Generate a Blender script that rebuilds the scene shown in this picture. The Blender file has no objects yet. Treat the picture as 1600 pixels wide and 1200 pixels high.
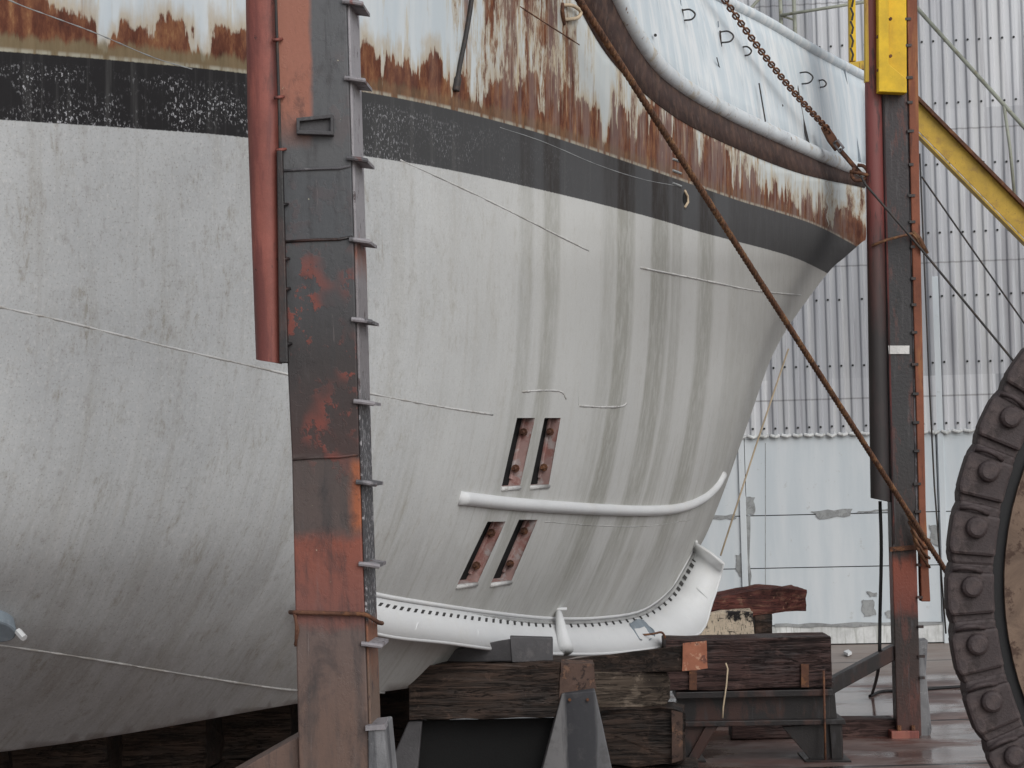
import bpy, bmesh, math, random
import numpy as np
from mathutils import Vector, Matrix, Euler, noise as mnoise
from mathutils.geometry import delaunay_2d_cdt
random.seed(7)
R_ = math.radians
sc = bpy.context.scene
COL = sc.collection

# ------------------------------------------------------------------ camera, sky, sun, exposure
W, H, F = 1600.0, 1200.0, 3200.0
CAM = Vector((0, 0, 3.4))
PITCH = math.atan(100 / F); ROLL = R_(1.6)
ROT = Matrix.Rotation(math.pi/2 + PITCH, 3, 'X') @ Matrix.Rotation(-ROLL, 3, 'Z')
cd = bpy.data.cameras.new('camera'); cam = bpy.data.objects.new('camera', cd); COL.objects.link(cam)
cam.matrix_world = Matrix.Translation(CAM) @ ROT.to_4x4()
cd.sensor_width = 36; cd.lens = 36 * F / W; cd.clip_end = 2000; cd.clip_start = 0.1
sc.camera = cam

SUN_EL, SUN_AZ = R_(34), R_(150)            # azimuth from +Y clockwise: behind the camera, to its right
world = bpy.data.worlds.new('World'); sc.world = world; world.use_nodes = True
wn = world.node_tree.nodes; wl = world.node_tree.links
sky = wn.new('ShaderNodeTexSky'); sky.sky_type = 'NISHITA'; sky.sun_disc = False
sky.sun_elevation = SUN_EL; sky.sun_rotation = SUN_AZ
hs = wn.new('ShaderNodeHueSaturation'); hs.inputs['Saturation'].default_value = 0.30
wl.new(sky.outputs[0], hs.inputs['Color']); wl.new(hs.outputs[0], wn['Background'].inputs['Color'])
wn['Background'].inputs['Strength'].default_value = 0.11
sd = bpy.data.lights.new('sun', 'SUN'); sd.energy = 1.2; sd.angle = R_(45); sd.color = (1, .99, .97)
sun = bpy.data.objects.new('sun', sd); COL.objects.link(sun)
sdir = Vector((math.sin(SUN_AZ)*math.cos(SUN_EL), math.cos(SUN_AZ)*math.cos(SUN_EL), math.sin(SUN_EL)))
sun.rotation_euler = sdir.to_track_quat('Z', 'Y').to_euler(); sun.location = sdir * 60
sc.view_settings.view_transform = 'Standard'; sc.view_settings.look = 'None'
sc.view_settings.exposure = 0.36; sc.view_settings.gamma = 1

# ------------------------------------------------------------------ placing helpers
def ray(x, y): return ROT @ Vector(((x - 800) / F, -(y - 600) / F, -1))
def P(x, y, D):
    d = ray(x, y); return CAM + d * (D / d.y)
def onz(x, y, z=0.0):
    d = ray(x, y); return CAM + d * ((z - CAM.z) / d.z)
def Pz(x, z, D):                                   # point at depth D, height z, at photo column x (about the row it falls on)
    y = 600
    for _ in range(4):
        p = P(x, y, D); y += (p.z - z) * F / D
    return P(x, y, D)

# ------------------------------------------------------------------ materials
class G:
    def __init__(s, name):
        s.m = bpy.data.materials.new(name); s.m.use_nodes = True
        s.t = s.m.node_tree; s.b = s.t.nodes['Principled BSDF']
        s.tc = s.t.nodes.new('ShaderNodeTexCoord'); s.co = s.tc.outputs['Object']
    def nd(s, t): return s.t.nodes.new(t)
    def put(s, sock, v):
        if isinstance(v, bpy.types.NodeSocket): s.t.links.new(v, sock)
        elif isinstance(v, (tuple, list)) and len(v) == 3 and sock.type == 'RGBA': sock.default_value = (*v, 1)
        else: sock.default_value = v
    def math(s, op, a, b=0.0, clamp=False):
        n = s.nd('ShaderNodeMath'); n.operation = op; n.use_clamp = clamp
        s.put(n.inputs[0], a); s.put(n.inputs[1], b); return n.outputs[0]
    def map(s, scale, loc=(0, 0, 0), v=None, rot=(0, 0, 0)):
        n = s.nd('ShaderNodeMapping'); s.put(n.inputs[0], v or s.co)
        n.inputs['Scale'].default_value = scale; n.inputs['Location'].default_value = loc; n.inputs['Rotation'].default_value = rot
        return n.outputs[0]
    def noise(s, v, scale=1, detail=5, rough=.6, dist=0):
        n = s.nd('ShaderNodeTexNoise'); s.put(n.inputs['Vector'], v); n.inputs['Scale'].default_value = scale
        n.inputs['Detail'].default_value = detail; n.inputs['Roughness'].default_value = rough; n.inputs['Distortion'].default_value = dist
        return n.outputs['Fac']
    def thr(s, f, lo, hi):
        n = s.nd('ShaderNodeMapRange'); n.interpolation_type = 'SMOOTHSTEP'
        s.put(n.inputs['Value'], f); s.put(n.inputs['From Min'], lo); s.put(n.inputs['From Max'], hi)
        return n.outputs[0]
    def ramp(s, f, stops, interp='LINEAR'):
        n = s.nd('ShaderNodeValToRGB'); n.color_ramp.interpolation = interp; s.put(n.inputs[0], f)
        e = n.color_ramp.elements
        stops = sorted(stops, key=lambda q: q[0])
        while len(e) < len(stops): e.new(1.0)
        for k, (p, c) in enumerate(stops):
            e[k].position = min(max(p, 0), 1)
            e[k].color = (c, c, c, 1) if not isinstance(c, (tuple, list)) else (*c, 1)
        return n.outputs[0]
    def mix(s, f, a, b, mode='MIX'):
        n = s.nd('ShaderNodeMix'); n.data_type = 'RGBA'; n.blend_type = mode
        s.put(n.inputs[0], f); s.put(n.inputs[6], a); s.put(n.inputs[7], b); return n.outputs[2]
    def xyz(s, v=None):
        n = s.nd('ShaderNodeSeparateXYZ'); s.put(n.inputs[0], v or s.co); return n.outputs
    def comb(s, x, y, z=0.0):
        n = s.nd('ShaderNodeCombineXYZ'); s.put(n.inputs[0], x); s.put(n.inputs[1], y); s.put(n.inputs[2], z); return n.outputs[0]
    def attr(s, name):
        n = s.nd('ShaderNodeAttribute'); n.attribute_name = name; return n.outputs['Fac']
    def bump(s, h, strength=.3, dist=.02):
        n = s.nd('ShaderNodeBump'); n.inputs['Strength'].default_value = strength; n.inputs['Distance'].default_value = dist
        s.put(n.inputs['Height'], h); s.t.links.new(n.outputs[0], s.b.inputs['Normal'])
    def done(s, col, rough=.7, metal=0.0, spec=.4):
        s.put(s.b.inputs['Base Color'], col); s.put(s.b.inputs['Roughness'], rough); s.put(s.b.inputs['Metallic'], metal)
        s.b.inputs['Specular IOR Level'].default_value = spec
        return s.m

def weather(name, base, layers=(), rough=.7, rv=.2, bump=.35, bscale=40, bstretch=(1, 1, 1), metal=0.0, spec=.35, dist=.01, var=1.0):
    """layers: (colour, scale, lo, hi, stretch, amount)"""
    g = G(name)
    big = g.noise(g.map((1, 1, 1), (3.1, 7.7, 1.9)), 2.3, 6, .65)
    c = g.mix(g.thr(big, .3, .7), tuple(k * (1 - .22 * var) for k in base), tuple(min(1, k * (1 + .2 * var)) for k in base))
    for k, (colr, scl, lo, hi, st, amt) in enumerate(layers):
        n = g.noise(g.map(st, (k * 5.3 + 1, k * 2.7, k * 9.1)), scl, 7, .68, .3)
        f = g.math('MULTIPLY', g.thr(n, lo, hi), amt)
        c = g.mix(f, c, colr)
    fine = g.noise(g.map(bstretch), bscale, 6, .7)
    c = g.mix(.25, c, g.mix(fine, (.25, .25, .25), (.75, .75, .75)), 'OVERLAY')
    g.bump(fine, bump, dist)
    r = g.math('ADD', g.math('MULTIPLY', g.math('SUBTRACT', big, .5), rv * 2), rough, True)
    return g.done(c, r, metal, spec)

U = (1, 1, 1); V = (1, 1, .12)
MT = {}
MT['rust'] = weather('rusty_steel', (.105, .048, .03), [((.19, .085, .04), 9, .5, .6, U, .8), ((.035, .02, .017), 14, .55, .65, U, .8)], .85, .1, .6, 70)
MT['cable'] = weather('rusty_wire_rope', (.13, .062, .035), [((.25, .13, .06), 7, .5, .6, U, .7), ((.05, .03, .022), 20, .5, .6, U, .7)], .85, .1, .5, 120)
MT['dark_steel'] = weather('black_wet_steel', (.015, .0125, .0125), [((.055, .024, .018), 4, .47, .6, (1, 1, .4), .8), ((.045, .042, .045), 11, .58, .64, V, .5)], .42, .15, .3, 60, spec=.5)
MT['black'] = weather('black_rubber', (.012, .012, .013), [], .6, .1, .2, 80)
MT['wire'] = weather('dark_wire', (.035, .033, .033), [((.08, .05, .035), 9, .5, .6, U, .5)], .6, .1, .2, 80)
MT['red_paint'] = weather('faded_red_paint', (.235, .075, .058), [((.31, .135, .095), 3.5, .5, .7, V, .6), ((.13, .042, .038), 5, .5, .6, V, .7), ((.03, .022, .022), 10, .63, .67, (1, 1, .4), .9), ((.06, .035, .033), 6, .55, .66, (1, 1, .25), .6)], .55, .15, .25, 60)
MT['red_dark'] = weather('sooty_red_paint', (.10, .028, .026), [((.022, .018, .018), 2.4, .42, .54, V, .97), ((.22, .06, .045), 9, .56, .64, V, .6)], .55, .15, .25, 60)
MT['red_rust'] = weather('rusty_red_channel', (.2, .07, .04), [((.3, .13, .055), 6, .5, .62, V, .8), ((.07, .03, .025), 9, .55, .63, V, .8)], .75, .1, .3, 60)
MT['yellow'] = weather('yellow_paint', (.66, .42, .015), [((.42, .22, .02), 5, .58, .7, V, .6), ((.06, .035, .02), 16, .68, .71, U, .9)], .5, .1, .15, 50)
MT['yellow_old'] = weather('dull_yellow_paint', (.42, .27, .035), [((.26, .15, .04), 5, .5, .65, U, .6), ((.08, .04, .025), 18, .65, .69, U, .9)], .55, .1, .15, 50)
MT['ochre'] = weather('ochre_stained_steel', (.42, .24, .07), [((.56, .38, .04), 3, .45, .62, V, .8), ((.12, .05, .04), 9, .58, .65, V, .7)], .6, .1, .2, 50)
MT['green_pipe'] = weather('pale_green_pipe', (.27, .28, .23), [((.18, .15, .08), 9, .55, .65, U, .6)], .6, .1, .2, 60)
MT['concrete'] = weather('grey_concrete', (.2, .2, .205), [((.055, .055, .06), 4, .46, .6, V, .8), ((.33, .33, .33), 13, .6, .68, U, .5)], .8, .1, .5, 40)
MT['slate'] = weather('dark_slate_paint', (.075, .072, .075), [((.14, .13, .13), 6, .55, .66, U, .5), ((.13, .06, .04), 5, .68, .72, U, .8)], .6, .1, .4, 45)
MT['white'] = weather('white_paint', (.64, .645, .645), [((.62, .61, .58), 2.2, .5, .7, U, .5), ((.45, .4, .33), 16, .66, .72, U, .5)], .5, .1, .0, 50, var=.15)
MT['slot_shadow'] = weather('dark_slot_shadow', (.045, .044, .043), [], .8)
MT['gap_shadow'] = weather('grey_gap_shadow', (.3, .3, .295), [((.2, .19, .18), 6, .5, .6, U, .5)], .7)
MT['cream'] = weather('cream_rope', (.5, .4, .28), [], .9, .1, .3, 100)
MT['pale_tab'] = weather('pale_tab', (.6, .59, .57), [((.4, .39, .38), 12, .5, .6, U, .5)], .6)
MT['bluegrey'] = weather('blue_grey_casting', (.2, .235, .265), [((.32, .34, .36), 12, .55, .7, U, .6)], .55, .1, .3, 50)
MT['side_plate'] = weather('peeling_grey_plate', (.25, .235, .245), [((.07, .06, .065), 22, .6, .64, (1, 1, .5), .85), ((.05, .05, .054), 1.6, .5, .56, (1, 1, .7), .75), ((.2, .06, .045), 7, .58, .66, (1, 1, .5), .8)], .6, .1, .5, 60)
MT['weld'] = weather('painted_weld', (.5, .495, .48), [((.3, .28, .25), 6, .5, .6, U, .7)], .6, .1, .5, 60)
MT['recess'] = weather('red_oxide_lining', (.36, .235, .215), [((.27, .12, .1), 5, .5, .6, U, .8), ((.4, .36, .35), 7, .52, .62, U, .8)], .6, .1, .3, 50)
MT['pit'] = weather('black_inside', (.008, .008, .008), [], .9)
MT['caulk'] = weather('grey_filler', (.3, .31, .31), [((.2, .2, .2), 12, .5, .6, U, .6)], .85, .1, .4, 40)

def wood(name, a, b, c, axis='X', rough=.75, wet=.0):
    g = G(name)
    st = {'X': (.7, 9, 9), 'Y': (9, .7, 9), 'Z': (9, 9, .7)}[axis]
    gr = g.noise(g.map(st), 2.2, 8, .68, .6)
    big = g.noise(g.map(U, (4, 1, 2)), 2.0, 5, .6)
    cc = g.ramp(gr, [(.3, a), (.52, b), (.72, c)])
    cc = g.mix(g.math('MULTIPLY', g.thr(big, .48, .7), .75), cc, tuple(k * .35 for k in a))
    sp = g.noise(g.map(U, (9, 3, 2)), 17, 6, .7)
    cc = g.mix(g.math('MULTIPLY', g.thr(sp, .62, .7), .5), cc, tuple(min(1, k * 1.8) for k in c))
    cr = g.noise(g.map({'X': (.35, 7, 7), 'Y': (7, .35, 7), 'Z': (7, 7, .35)}[axis], (2, 5, 8)), 2.4, 6, .75, .8)
    crk = g.thr(g.math('ABSOLUTE', g.math('SUBTRACT', cr, .5)), .018, .004)
    cc = g.mix(g.math('MULTIPLY', crk, .85), cc, (.004, .003, .003))
    st_ = g.noise(g.map(U, (1, 7, 3)), 3.6, 7, .72, .4)
    cc = g.mix(g.math('MULTIPLY', g.thr(st_, .56, .66), .55), cc, tuple(min(1, k * 1.5) for k in c))
    g.bump(g.math('SUBTRACT', gr, crk), .8, .025)
    return g.done(cc, g.math('SUBTRACT', rough, g.math('MULTIPLY', g.thr(big, .4, .6), wet), True), 0, .35)
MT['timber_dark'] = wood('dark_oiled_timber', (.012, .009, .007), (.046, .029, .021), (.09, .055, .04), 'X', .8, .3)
MT['timber_red'] = wood('red_brown_timber', (.022, .011, .01), (.056, .028, .024), (.088, .048, .04), 'X', .75, .3)
MT['timber_light'] = wood('weathered_timber', (.035, .024, .018), (.105, .078, .058), (.19, .15, .115), 'X', .8)
MT['timber_faded_red'] = wood('faded_red_timber', (.05, .015, .013), (.15, .045, .035), (.24, .14, .09), 'X', .8)
MT['end_orange'] = weather('orange_end_grain', (.34, .13, .075), [((.55, .33, .22), 9, .55, .62, U, .8), ((.12, .05, .04), 11, .56, .62, U, .8)], .7, .1, .5, 40)
MT['end_brown'] = weather('brown_end_grain', (.1, .062, .048), [((.2, .11, .07), 9, .55, .62, U, .8), ((.03, .02, .018), 14, .53, .6, U, .8)], .8, .1, .6, 40)
MT['peeling_cream'] = weather('peeling_cream_paint', (.6, .5, .38), [((.012, .01, .01), 20, .56, .6, (3, 1, .5), .95), ((.014, .012, .012), 16, .6, .63, (.4, 1, 3), .95), ((.014, .012, .012), 2.2, .55, .6, U, 1)], .7, .1, .4, 40)

def m_hull(Smax, S):
    g = G('ship_hull_paint')
    s = g.attr('hull_s'); hA = g.attr('hull_above_band'); hB = g.attr('hull_above_boot')
    sn = g.math('DIVIDE', s, Smax)
    X = lambda x: S(x) / Smax
    def sh(kx, kh, off=0.0): return g.comb(g.math('MULTIPLY', s, kx), g.math('MULTIPLY', hA, kh), off)
    # --- lower, pale paint
    n1 = g.noise(sh(1.1, .9), 1, 6, .6); st1 = g.noise(sh(4.5, .38, 3), 1, 6, .65, .4); st2 = g.noise(sh(13, .5, 8), 1, 5, .6)
    pit = g.noise(sh(46, 26, 5), 1, 5, .75); pit2 = g.noise(sh(17, 9, 15), 1, 5, .7)
    low = g.mix(g.thr(n1, .3, .7), (.392, .40, .404), (.47, .479, .48))
    low = g.mix(g.math('MULTIPLY', g.thr(st1, .5, .72), .3), low, (.24, .215, .165))
    low = g.mix(g.math('MULTIPLY', g.thr(st2, .52, .75), .25), low, (.27, .25, .22))
    low = g.mix(g.math('MULTIPLY', g.thr(pit, .5, .68), .42), low, (.6, .59, .57))
    dirt = g.math('MULTIPLY', g.thr(g.noise(sh(6, 2.2, 61), 1, 7, .72, .6), .5, .66), g.thr(g.noise(sh(30, 9, 71), 1, 5, .75), .42, .62))
    low = g.mix(g.math('MULTIPLY', dirt, .6), low, (.235, .21, .165))
    low = g.mix(g.math('MULTIPLY', g.thr(pit2, .53, .7), .3), low, (.2, .17, .15))
    speck = g.noise(sh(75, 60, 9), 1, 3, .6)
    low = g.mix(g.math('MULTIPLY', g.thr(speck, .56, .68), .42), low, (.16, .145, .12))
    fore_pale = g.ramp(sn, [(0, .0), (X(560), .06), (X(700), .5), (X(900), .95), (X(1300), 1.0)])  # lower hull colour grows paler towards the bow
    low = g.mix(g.math('MULTIPLY', fore_pale, .62), low, (.64, .635, .6))
    deepdirt = g.math('MULTIPLY', g.thr(hB, -2.1, -3.6), g.thr(g.noise(sh(3, 1.3, 21), 1, 6, .65, .5), .42, .66))
    low = g.mix(g.math('MULTIPLY', deepdirt, g.math('SUBTRACT', .22, g.math('MULTIPLY', fore_pale, .06))), low, (.2, .175, .15))
    lowst = g.noise(sh(15, .8, 55), 1, 7, .74, .3)
    low = g.mix(g.math('MULTIPLY', g.math('MULTIPLY', g.thr(lowst, .5, .66), g.thr(hB, -1.4, -2.8)), .26), low, (.25, .235, .19))
    low = g.mix(g.math('MULTIPLY', g.math('MULTIPLY', g.thr(lowst, .47, .36), g.thr(hB, -1.0, -2.4)), .16), low, (.58, .57, .55))
    # wet run-off streaks below the band
    stops = [(0, 0)]
    for x0, x1, a in [(812, 834, .42), (850, 874, .62), (942, 963, .4), (966, 991, .85), (1018, 1046, .8), (1050, 1066, .5), (1092, 1116, .72), (1140, 1156, .3)]:
        stops += [(X(x0 - 1), 0), (X(x0 + 1), a * .85), (X(x1 - 1.5), a * .75), (X(x1 + 1.5), 0)]
    wob = g.math('MULTIPLY', g.math('SUBTRACT', g.noise(sh(2, .5, 30), 1, 4, .7), .5), .0035)
    run = g.ramp(g.math('ADD', sn, wob), stops[:32])
    run = g.math('MULTIPLY', run, g.math('MULTIPLY', g.thr(g.noise(sh(6, .5, 17), 1, 5, .6), .1, .55), g.math('ADD', .55, g.math('MULTIPLY', g.thr(g.noise(sh(16, 3.5, 27), 1, 7, .75), .4, .55), .45))))
    fade = g.thr(g.math('ADD', hB, g.math('MULTIPLY', g.noise(sh(9, .8, 2), 1, 3), 1.2)), -3.9, -2.3)
    low = g.mix(g.math('MULTIPLY', g.math('MULTIPLY', run, fade), .8), low, (.2, .192, .148))
    # --- dark band
    band = g.ramp(sn, [(0, (.017, .016, .017)), (X(380), (.02, .019, .02)), (X(600), (.055, .055, .056)), (X(900), (.078, .078, .08)), (X(1300), (.092, .093, .096))])
    band = g.mix(g.math('MULTIPLY', g.thr(st2, .5, .7), .4), band, (.11, .108, .105))
    band = g.mix(g.math('MULTIPLY', run, 1.15), band, (.027, .02, .016))
    clus = g.thr(g.noise(sh(2.2, 3, 44), 1, 4, .6), .41, .6)
    lf = g.ramp(sn, [(0, 1), (X(250), .9), (X(560), .55), (X(800), .12), (X(950), 0.02)])
    drop = g.thr(hA, -.04, -.12)
    sp = g.math('MULTIPLY', g.thr(g.noise(sh(62, 30, 6), 1, 4, .7), .56, .6), g.math('MULTIPLY', clus, g.math('MULTIPLY', lf, drop)))
    band = g.mix(sp, band, (.5, .5, .52))
    # --- topsides: pale blue white with rust
    top = g.mix(g.thr(g.noise(sh(5, .5, 11), 1, 5), .35, .7), (.50, .56, .60), (.60, .635, .65))
    warm = g.ramp(sn, [(0, 0), (X(650), .1), (X(850), .6), (X(1300), .75)])
    top = g.mix(g.math('MULTIPLY', warm, .6), top, (.50, .495, .43))
    top = g.mix(g.math('MULTIPLY', g.thr(g.noise(sh(7, .55, 67), 1, 7, .7), .56, .68), .55), top, (.47, .37, .2))
    Hr = g.ramp(sn, [(0, .46), (X(50), .46), (X(82), .27), (X(150), .33), (X(230), .24), (X(262), .30), (X(385), .30), (X(570), .33), (X(690), .36), (X(760), .33), (X(800), .42), (X(870), .6), (X(920), .34), (X(960), .5), (X(1010), .62), (X(1090), .66), (X(1150), .46), (X(1200), .30), (X(1270), .27), (X(1345), .36)])
    d1 = g.noise(sh(8.5, 1.4, 2), 1, 8, .74); d2 = g.noise(sh(26, 2.2, 7), 1, 5, .7); d3 = g.noise(sh(3.6, 1.0, 13), 1, 7, .7)
    blob = g.noise(sh(2.6, 2.4, 81), 1, 4, .6); gap = g.thr(g.noise(sh(2.9, .35, 91), 1, 4, .65), .40, .5)
    Hr = g.math('MULTIPLY', Hr, g.math('ADD', .38, g.math('MULTIPLY', gap, .62)))
    edge = g.math('ADD', g.math('MULTIPLY', g.math('SUBTRACT', d1, .5), 1.1), g.math('ADD', g.math('MULTIPLY', g.math('SUBTRACT', d2, .5), .45), g.math('MULTIPLY', g.math('SUBTRACT', blob, .5), 1.0)))
    rf = g.math('SUBTRACT', g.math('ADD', Hr, g.math('MULTIPLY', edge, g.math('ADD', .3, g.math('MULTIPLY', sn, .55)))), hA)
    halo = g.thr(rf, -.2, .03); core = g.thr(rf, .0, .04)
    pat = g.ramp(sn, [(0, .0), (X(560), .03), (X(690), .08), (X(745), .16), (X(800), .2), (X(870), .2), (X(900), .14), (X(930), .06), (X(1000), .17), (X(1150), .15), (X(1220), .04), (X(1345), .1)])
    pf = g.math('ADD', g.math('ADD', g.math('MULTIPLY', d3, .55), g.math('MULTIPLY', d1, .45)), pat)
    weep = g.math('MULTIPLY', g.thr(g.noise(sh(5.5, .22, 77), 1, 6, .7), .58, .64), g.ramp(sn, [(0, .25), (X(560), .5), (X(740), 1), (X(940), .9), (X(1010), .3)]))
    pcore = g.math('MAXIMUM', g.thr(pf, .66, .71), g.math('MULTIPLY', weep, .8)); phalo = g.thr(pf, .60, .68)
    halo = g.math('MAXIMUM', halo, phalo); core = g.math('MAXIMUM', core, pcore)
    rn = g.noise(sh(10, 3, 19), 1, 7, .72)
    rustc = g.ramp(rn, [(.3, (.05, .017, .012)), (.46, (.12, .042, .024)), (.58, (.21, .09, .045)), (.7, (.33, .19, .09))])
    mauve = g.thr(g.noise(sh(3.2, .3, 23), 1, 6, .7), .46, .56)
    rustc = g.mix(g.math('MULTIPLY', g.math('MULTIPLY', mauve, warm), 1.1), rustc, g.mix(d2, (.1, .062, .06), (.31, .225, .2)))
    pale = g.math('MULTIPLY', g.thr(g.noise(sh(19, .9, 37), 1, 6, .75), .535, .6), g.math('MULTIPLY', warm, g.thr(hA, .12, .3)))
    core = g.math('MULTIPLY', core, g.math('SUBTRACT', 1.0, g.math('MULTIPLY', pale, .75)))
    top = g.mix(g.math('MULTIPLY', halo, .7), top, g.mix(d2, (.26, .155, .06), (.55, .46, .3)))
    top = g.mix(core, top, rustc)
    olive = g.math('MULTIPLY', g.thr(g.math('ADD', hA, g.math('MULTIPLY', g.math('SUBTRACT', d1, .5), .25)), .13, .07), g.ramp(sn, [(0, .85), (X(400), .8), (X(560), .35), (X(1100), .2), (X(1345), .1)]))
    top = g.mix(olive, top, g.mix(d2, (.10, .075, .035), (.27, .225, .14)))
    lip = g.math('MULTIPLY', g.thr(hA, .035, .01), g.thr(g.noise(sh(9, 1, 3), 1, 4), .4, .55))
    top = g.mix(g.math('MULTIPLY', lip, .7), top, (.42, .41, .34))
    jag = g.math('MULTIPLY', g.math('SUBTRACT', g.noise(sh(40, 40, 1), 1, 3), .5), .012)
    col = g.mix(g.thr(g.math('ADD', hB, jag), -.004, .004), low, band)
    col = g.mix(g.thr(g.math('ADD', hA, jag), -.004, .004), col, top)
    ripple = g.noise(sh(1.6, 1.3, 50), 1, 3, .5)
    hgt = g.math('ADD', g.math('MULTIPLY', pit, .25), g.math('ADD', g.math('MULTIPLY', ripple, .5), g.math('MULTIPLY', core, -.15)))
    g.bump(hgt, .3, .012)
    return g.done(col, g.math('ADD', .68, g.math('MULTIPLY', pit2, .2)), 0, .2)

def m_bulwark():
    g = G('pale_blue_bulwark_paint')
    st = g.noise(g.map((4.2, 4.2, .35)), 1.6, 6, .62, .2)
    n = g.noise(g.map(U), 1.7, 5, .6)
    c = g.mix(g.thr(st, .38, .66), (.58, .65, .69), (.75, .78, .79))
    st2 = g.noise(g.map((9, 9, .5), (5, 2, 3)), 1.6, 6, .65)
    c = g.mix(g.math('MULTIPLY', g.thr(st2, .58, .7), .55), c, (.40, .46, .5))
    c = g.mix(g.math('MULTIPLY', g.thr(g.noise(g.map((5, 5, .8), (1, 8, 3)), 2, 6), .66, .74), .35), c, (.42, .33, .2))
    g.bump(n, .5, .03)
    return g.done(c, .5, 0, .35)
MT['bulwark'] = m_bulwark()
MT['rail_pipe'] = weather('chipped_white_rail', (.62, .66, .68), [((.72, .73, .73), 5, .5, .65, U, .6), ((.46, .38, .25), 5, .54, .66, U, .65), ((.19, .10, .055), 9, .61, .66, U, .85), ((.4, .43, .45), 3.5, .52, .64, U, .5)], .45, .1, .12, 40, var=.35)
MT['ledge'] = weather('rust_streaked_ledge', (.055, .032, .027), [((.12, .07, .05), 9, .44, .66, (2.5, .25, .6), .7), ((.17, .135, .12), 12, .54, .72, (2.5, .2, .5), .55), ((.025, .018, .016), 14, .5, .66, (2.5, .25, .6), .7)], .8, .1, .08, 40)

def m_post():
    g = G('old_post_paint')
    z = g.xyz()[2]; x = g.xyz()[0]
    nz = g.noise(g.map((4, 4, .8)), 1.4, 6, .65, .3); n = g.noise(g.map(U), 3.4, 7, .68, .4)
    zz = g.math('ADD', z, g.math('MULTIPLY', g.math('SUBTRACT', n, .5), .16))
    t = g.math('DIVIDE', zz, 7.0)
    zp = lambda y: (CAM.z + (700 - y) * 10.8 / F + .02) / 7.0
    c = g.ramp(t, [(0, (.11, .068, .052)), (zp(1120), (.13, .082, .064)), (zp(985), (.12, .085, .075)), (zp(968), (.17, .07, .056)), (zp(845), (.225, .067, .043)),
                   (zp(826), (.085, .062, .056)), (zp(716), (.075, .057, .052)), (zp(708), (.052, .03, .027)), (zp(560), (.042, .035, .034)), (zp(440), (.06, .06, .063)),
                   (zp(374), (.065, .066, .069)), (zp(369), (.07, .073, .078)), (zp(266), (.072, .075, .08)), (zp(258), (.09, .091, .094)), (zp(0), (.098, .1, .105)), (1, (.1, .1, .105))])
    c = g.mix(g.math('MULTIPLY', g.thr(nz, .5, .68), .55), c, (.035, .035, .037))
    drip = g.noise(g.map((9, 1, .7), (6, 1, 2)), 1.2, 6, .7, .5)
    c = g.mix(g.math('MULTIPLY', g.thr(drip, .54, .68), .45), c, (.03, .029, .031))
    c = g.mix(g.math('MULTIPLY', g.thr(drip, .46, .32), .18), c, (.17, .165, .165))
    zone = g.math('MULTIPLY', g.thr(g.noise(g.map(U, (8, 8, 8)), 1.9, 3), .42, .56), 1.0)
    zone = g.math('MULTIPLY', zone, g.ramp(t, [(zp(760), 0), (zp(700), 1), (zp(420), .8), (zp(370), .1), (1, 0)]))
    blot = g.thr(g.noise(g.map((1, 1, .8), (3, 3, 3)), 7.5, 6, .68), .51, .55)
    c = g.mix(g.math('MULTIPLY', blot, zone), c, g.mix(n, (.13, .03, .022), (.27, .07, .048)))
    oz = g.ramp(t, [(zp(835), .0), (zp(815), 1), (zp(722), 1), (zp(712), 0)])
    ox = g.thr(g.math('ADD', x, g.math('MULTIPLY', g.math('SUBTRACT', nz, .5), .12)), .085, .13)
    c = g.mix(g.math('MULTIPLY', oz, ox), c, (.31, .095, .04))
    lz = g.ramp(t, [(zp(230), 0), (zp(170), 1), (1, 1)])                      # red overspray beside the fender
    lx = g.thr(g.math('ADD', x, g.math('MULTIPLY', g.math('SUBTRACT', nz, .5), .08)), -.03, -.06)
    c = g.mix(g.math('MULTIPLY', lz, lx), c, (.30, .12, .08))
    gr_ = g.noise(g.map((1, 1, .45), (9, 4, 4)), 4.5, 8, .74, .6)
    c = g.mix(g.math('MULTIPLY', g.thr(gr_, .5, .64), .5), c, (.03, .026, .027))
    scr = g.noise(g.map((10, 10, .6), (1, 4, 9)), 4, 5, .7)
    c = g.mix(g.math('MULTIPLY', g.thr(scr, .63, .7), .4), c, (.2, .17, .165))
    spk = g.thr(g.noise(g.map(U, (2, 7, 1)), 34, 3, .6), .72, .74)
    c = g.mix(g.math('MULTIPLY', spk, .7), c, (.45, .42, .3))
    fine = g.noise(g.map(U), 45, 6, .7)
    c = g.mix(.25, c, g.mix(fine, (.2, .2, .2), (.8, .8, .8)), 'OVERLAY')
    g.bump(g.math('ADD', fine, g.math('MULTIPLY', blot, 1.0)), .2, .008)
    return g.done(c, g.math('ADD', .42, g.math('MULTIPLY', n, .3)), 0, .4)
MT['post'] = m_post()

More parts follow.
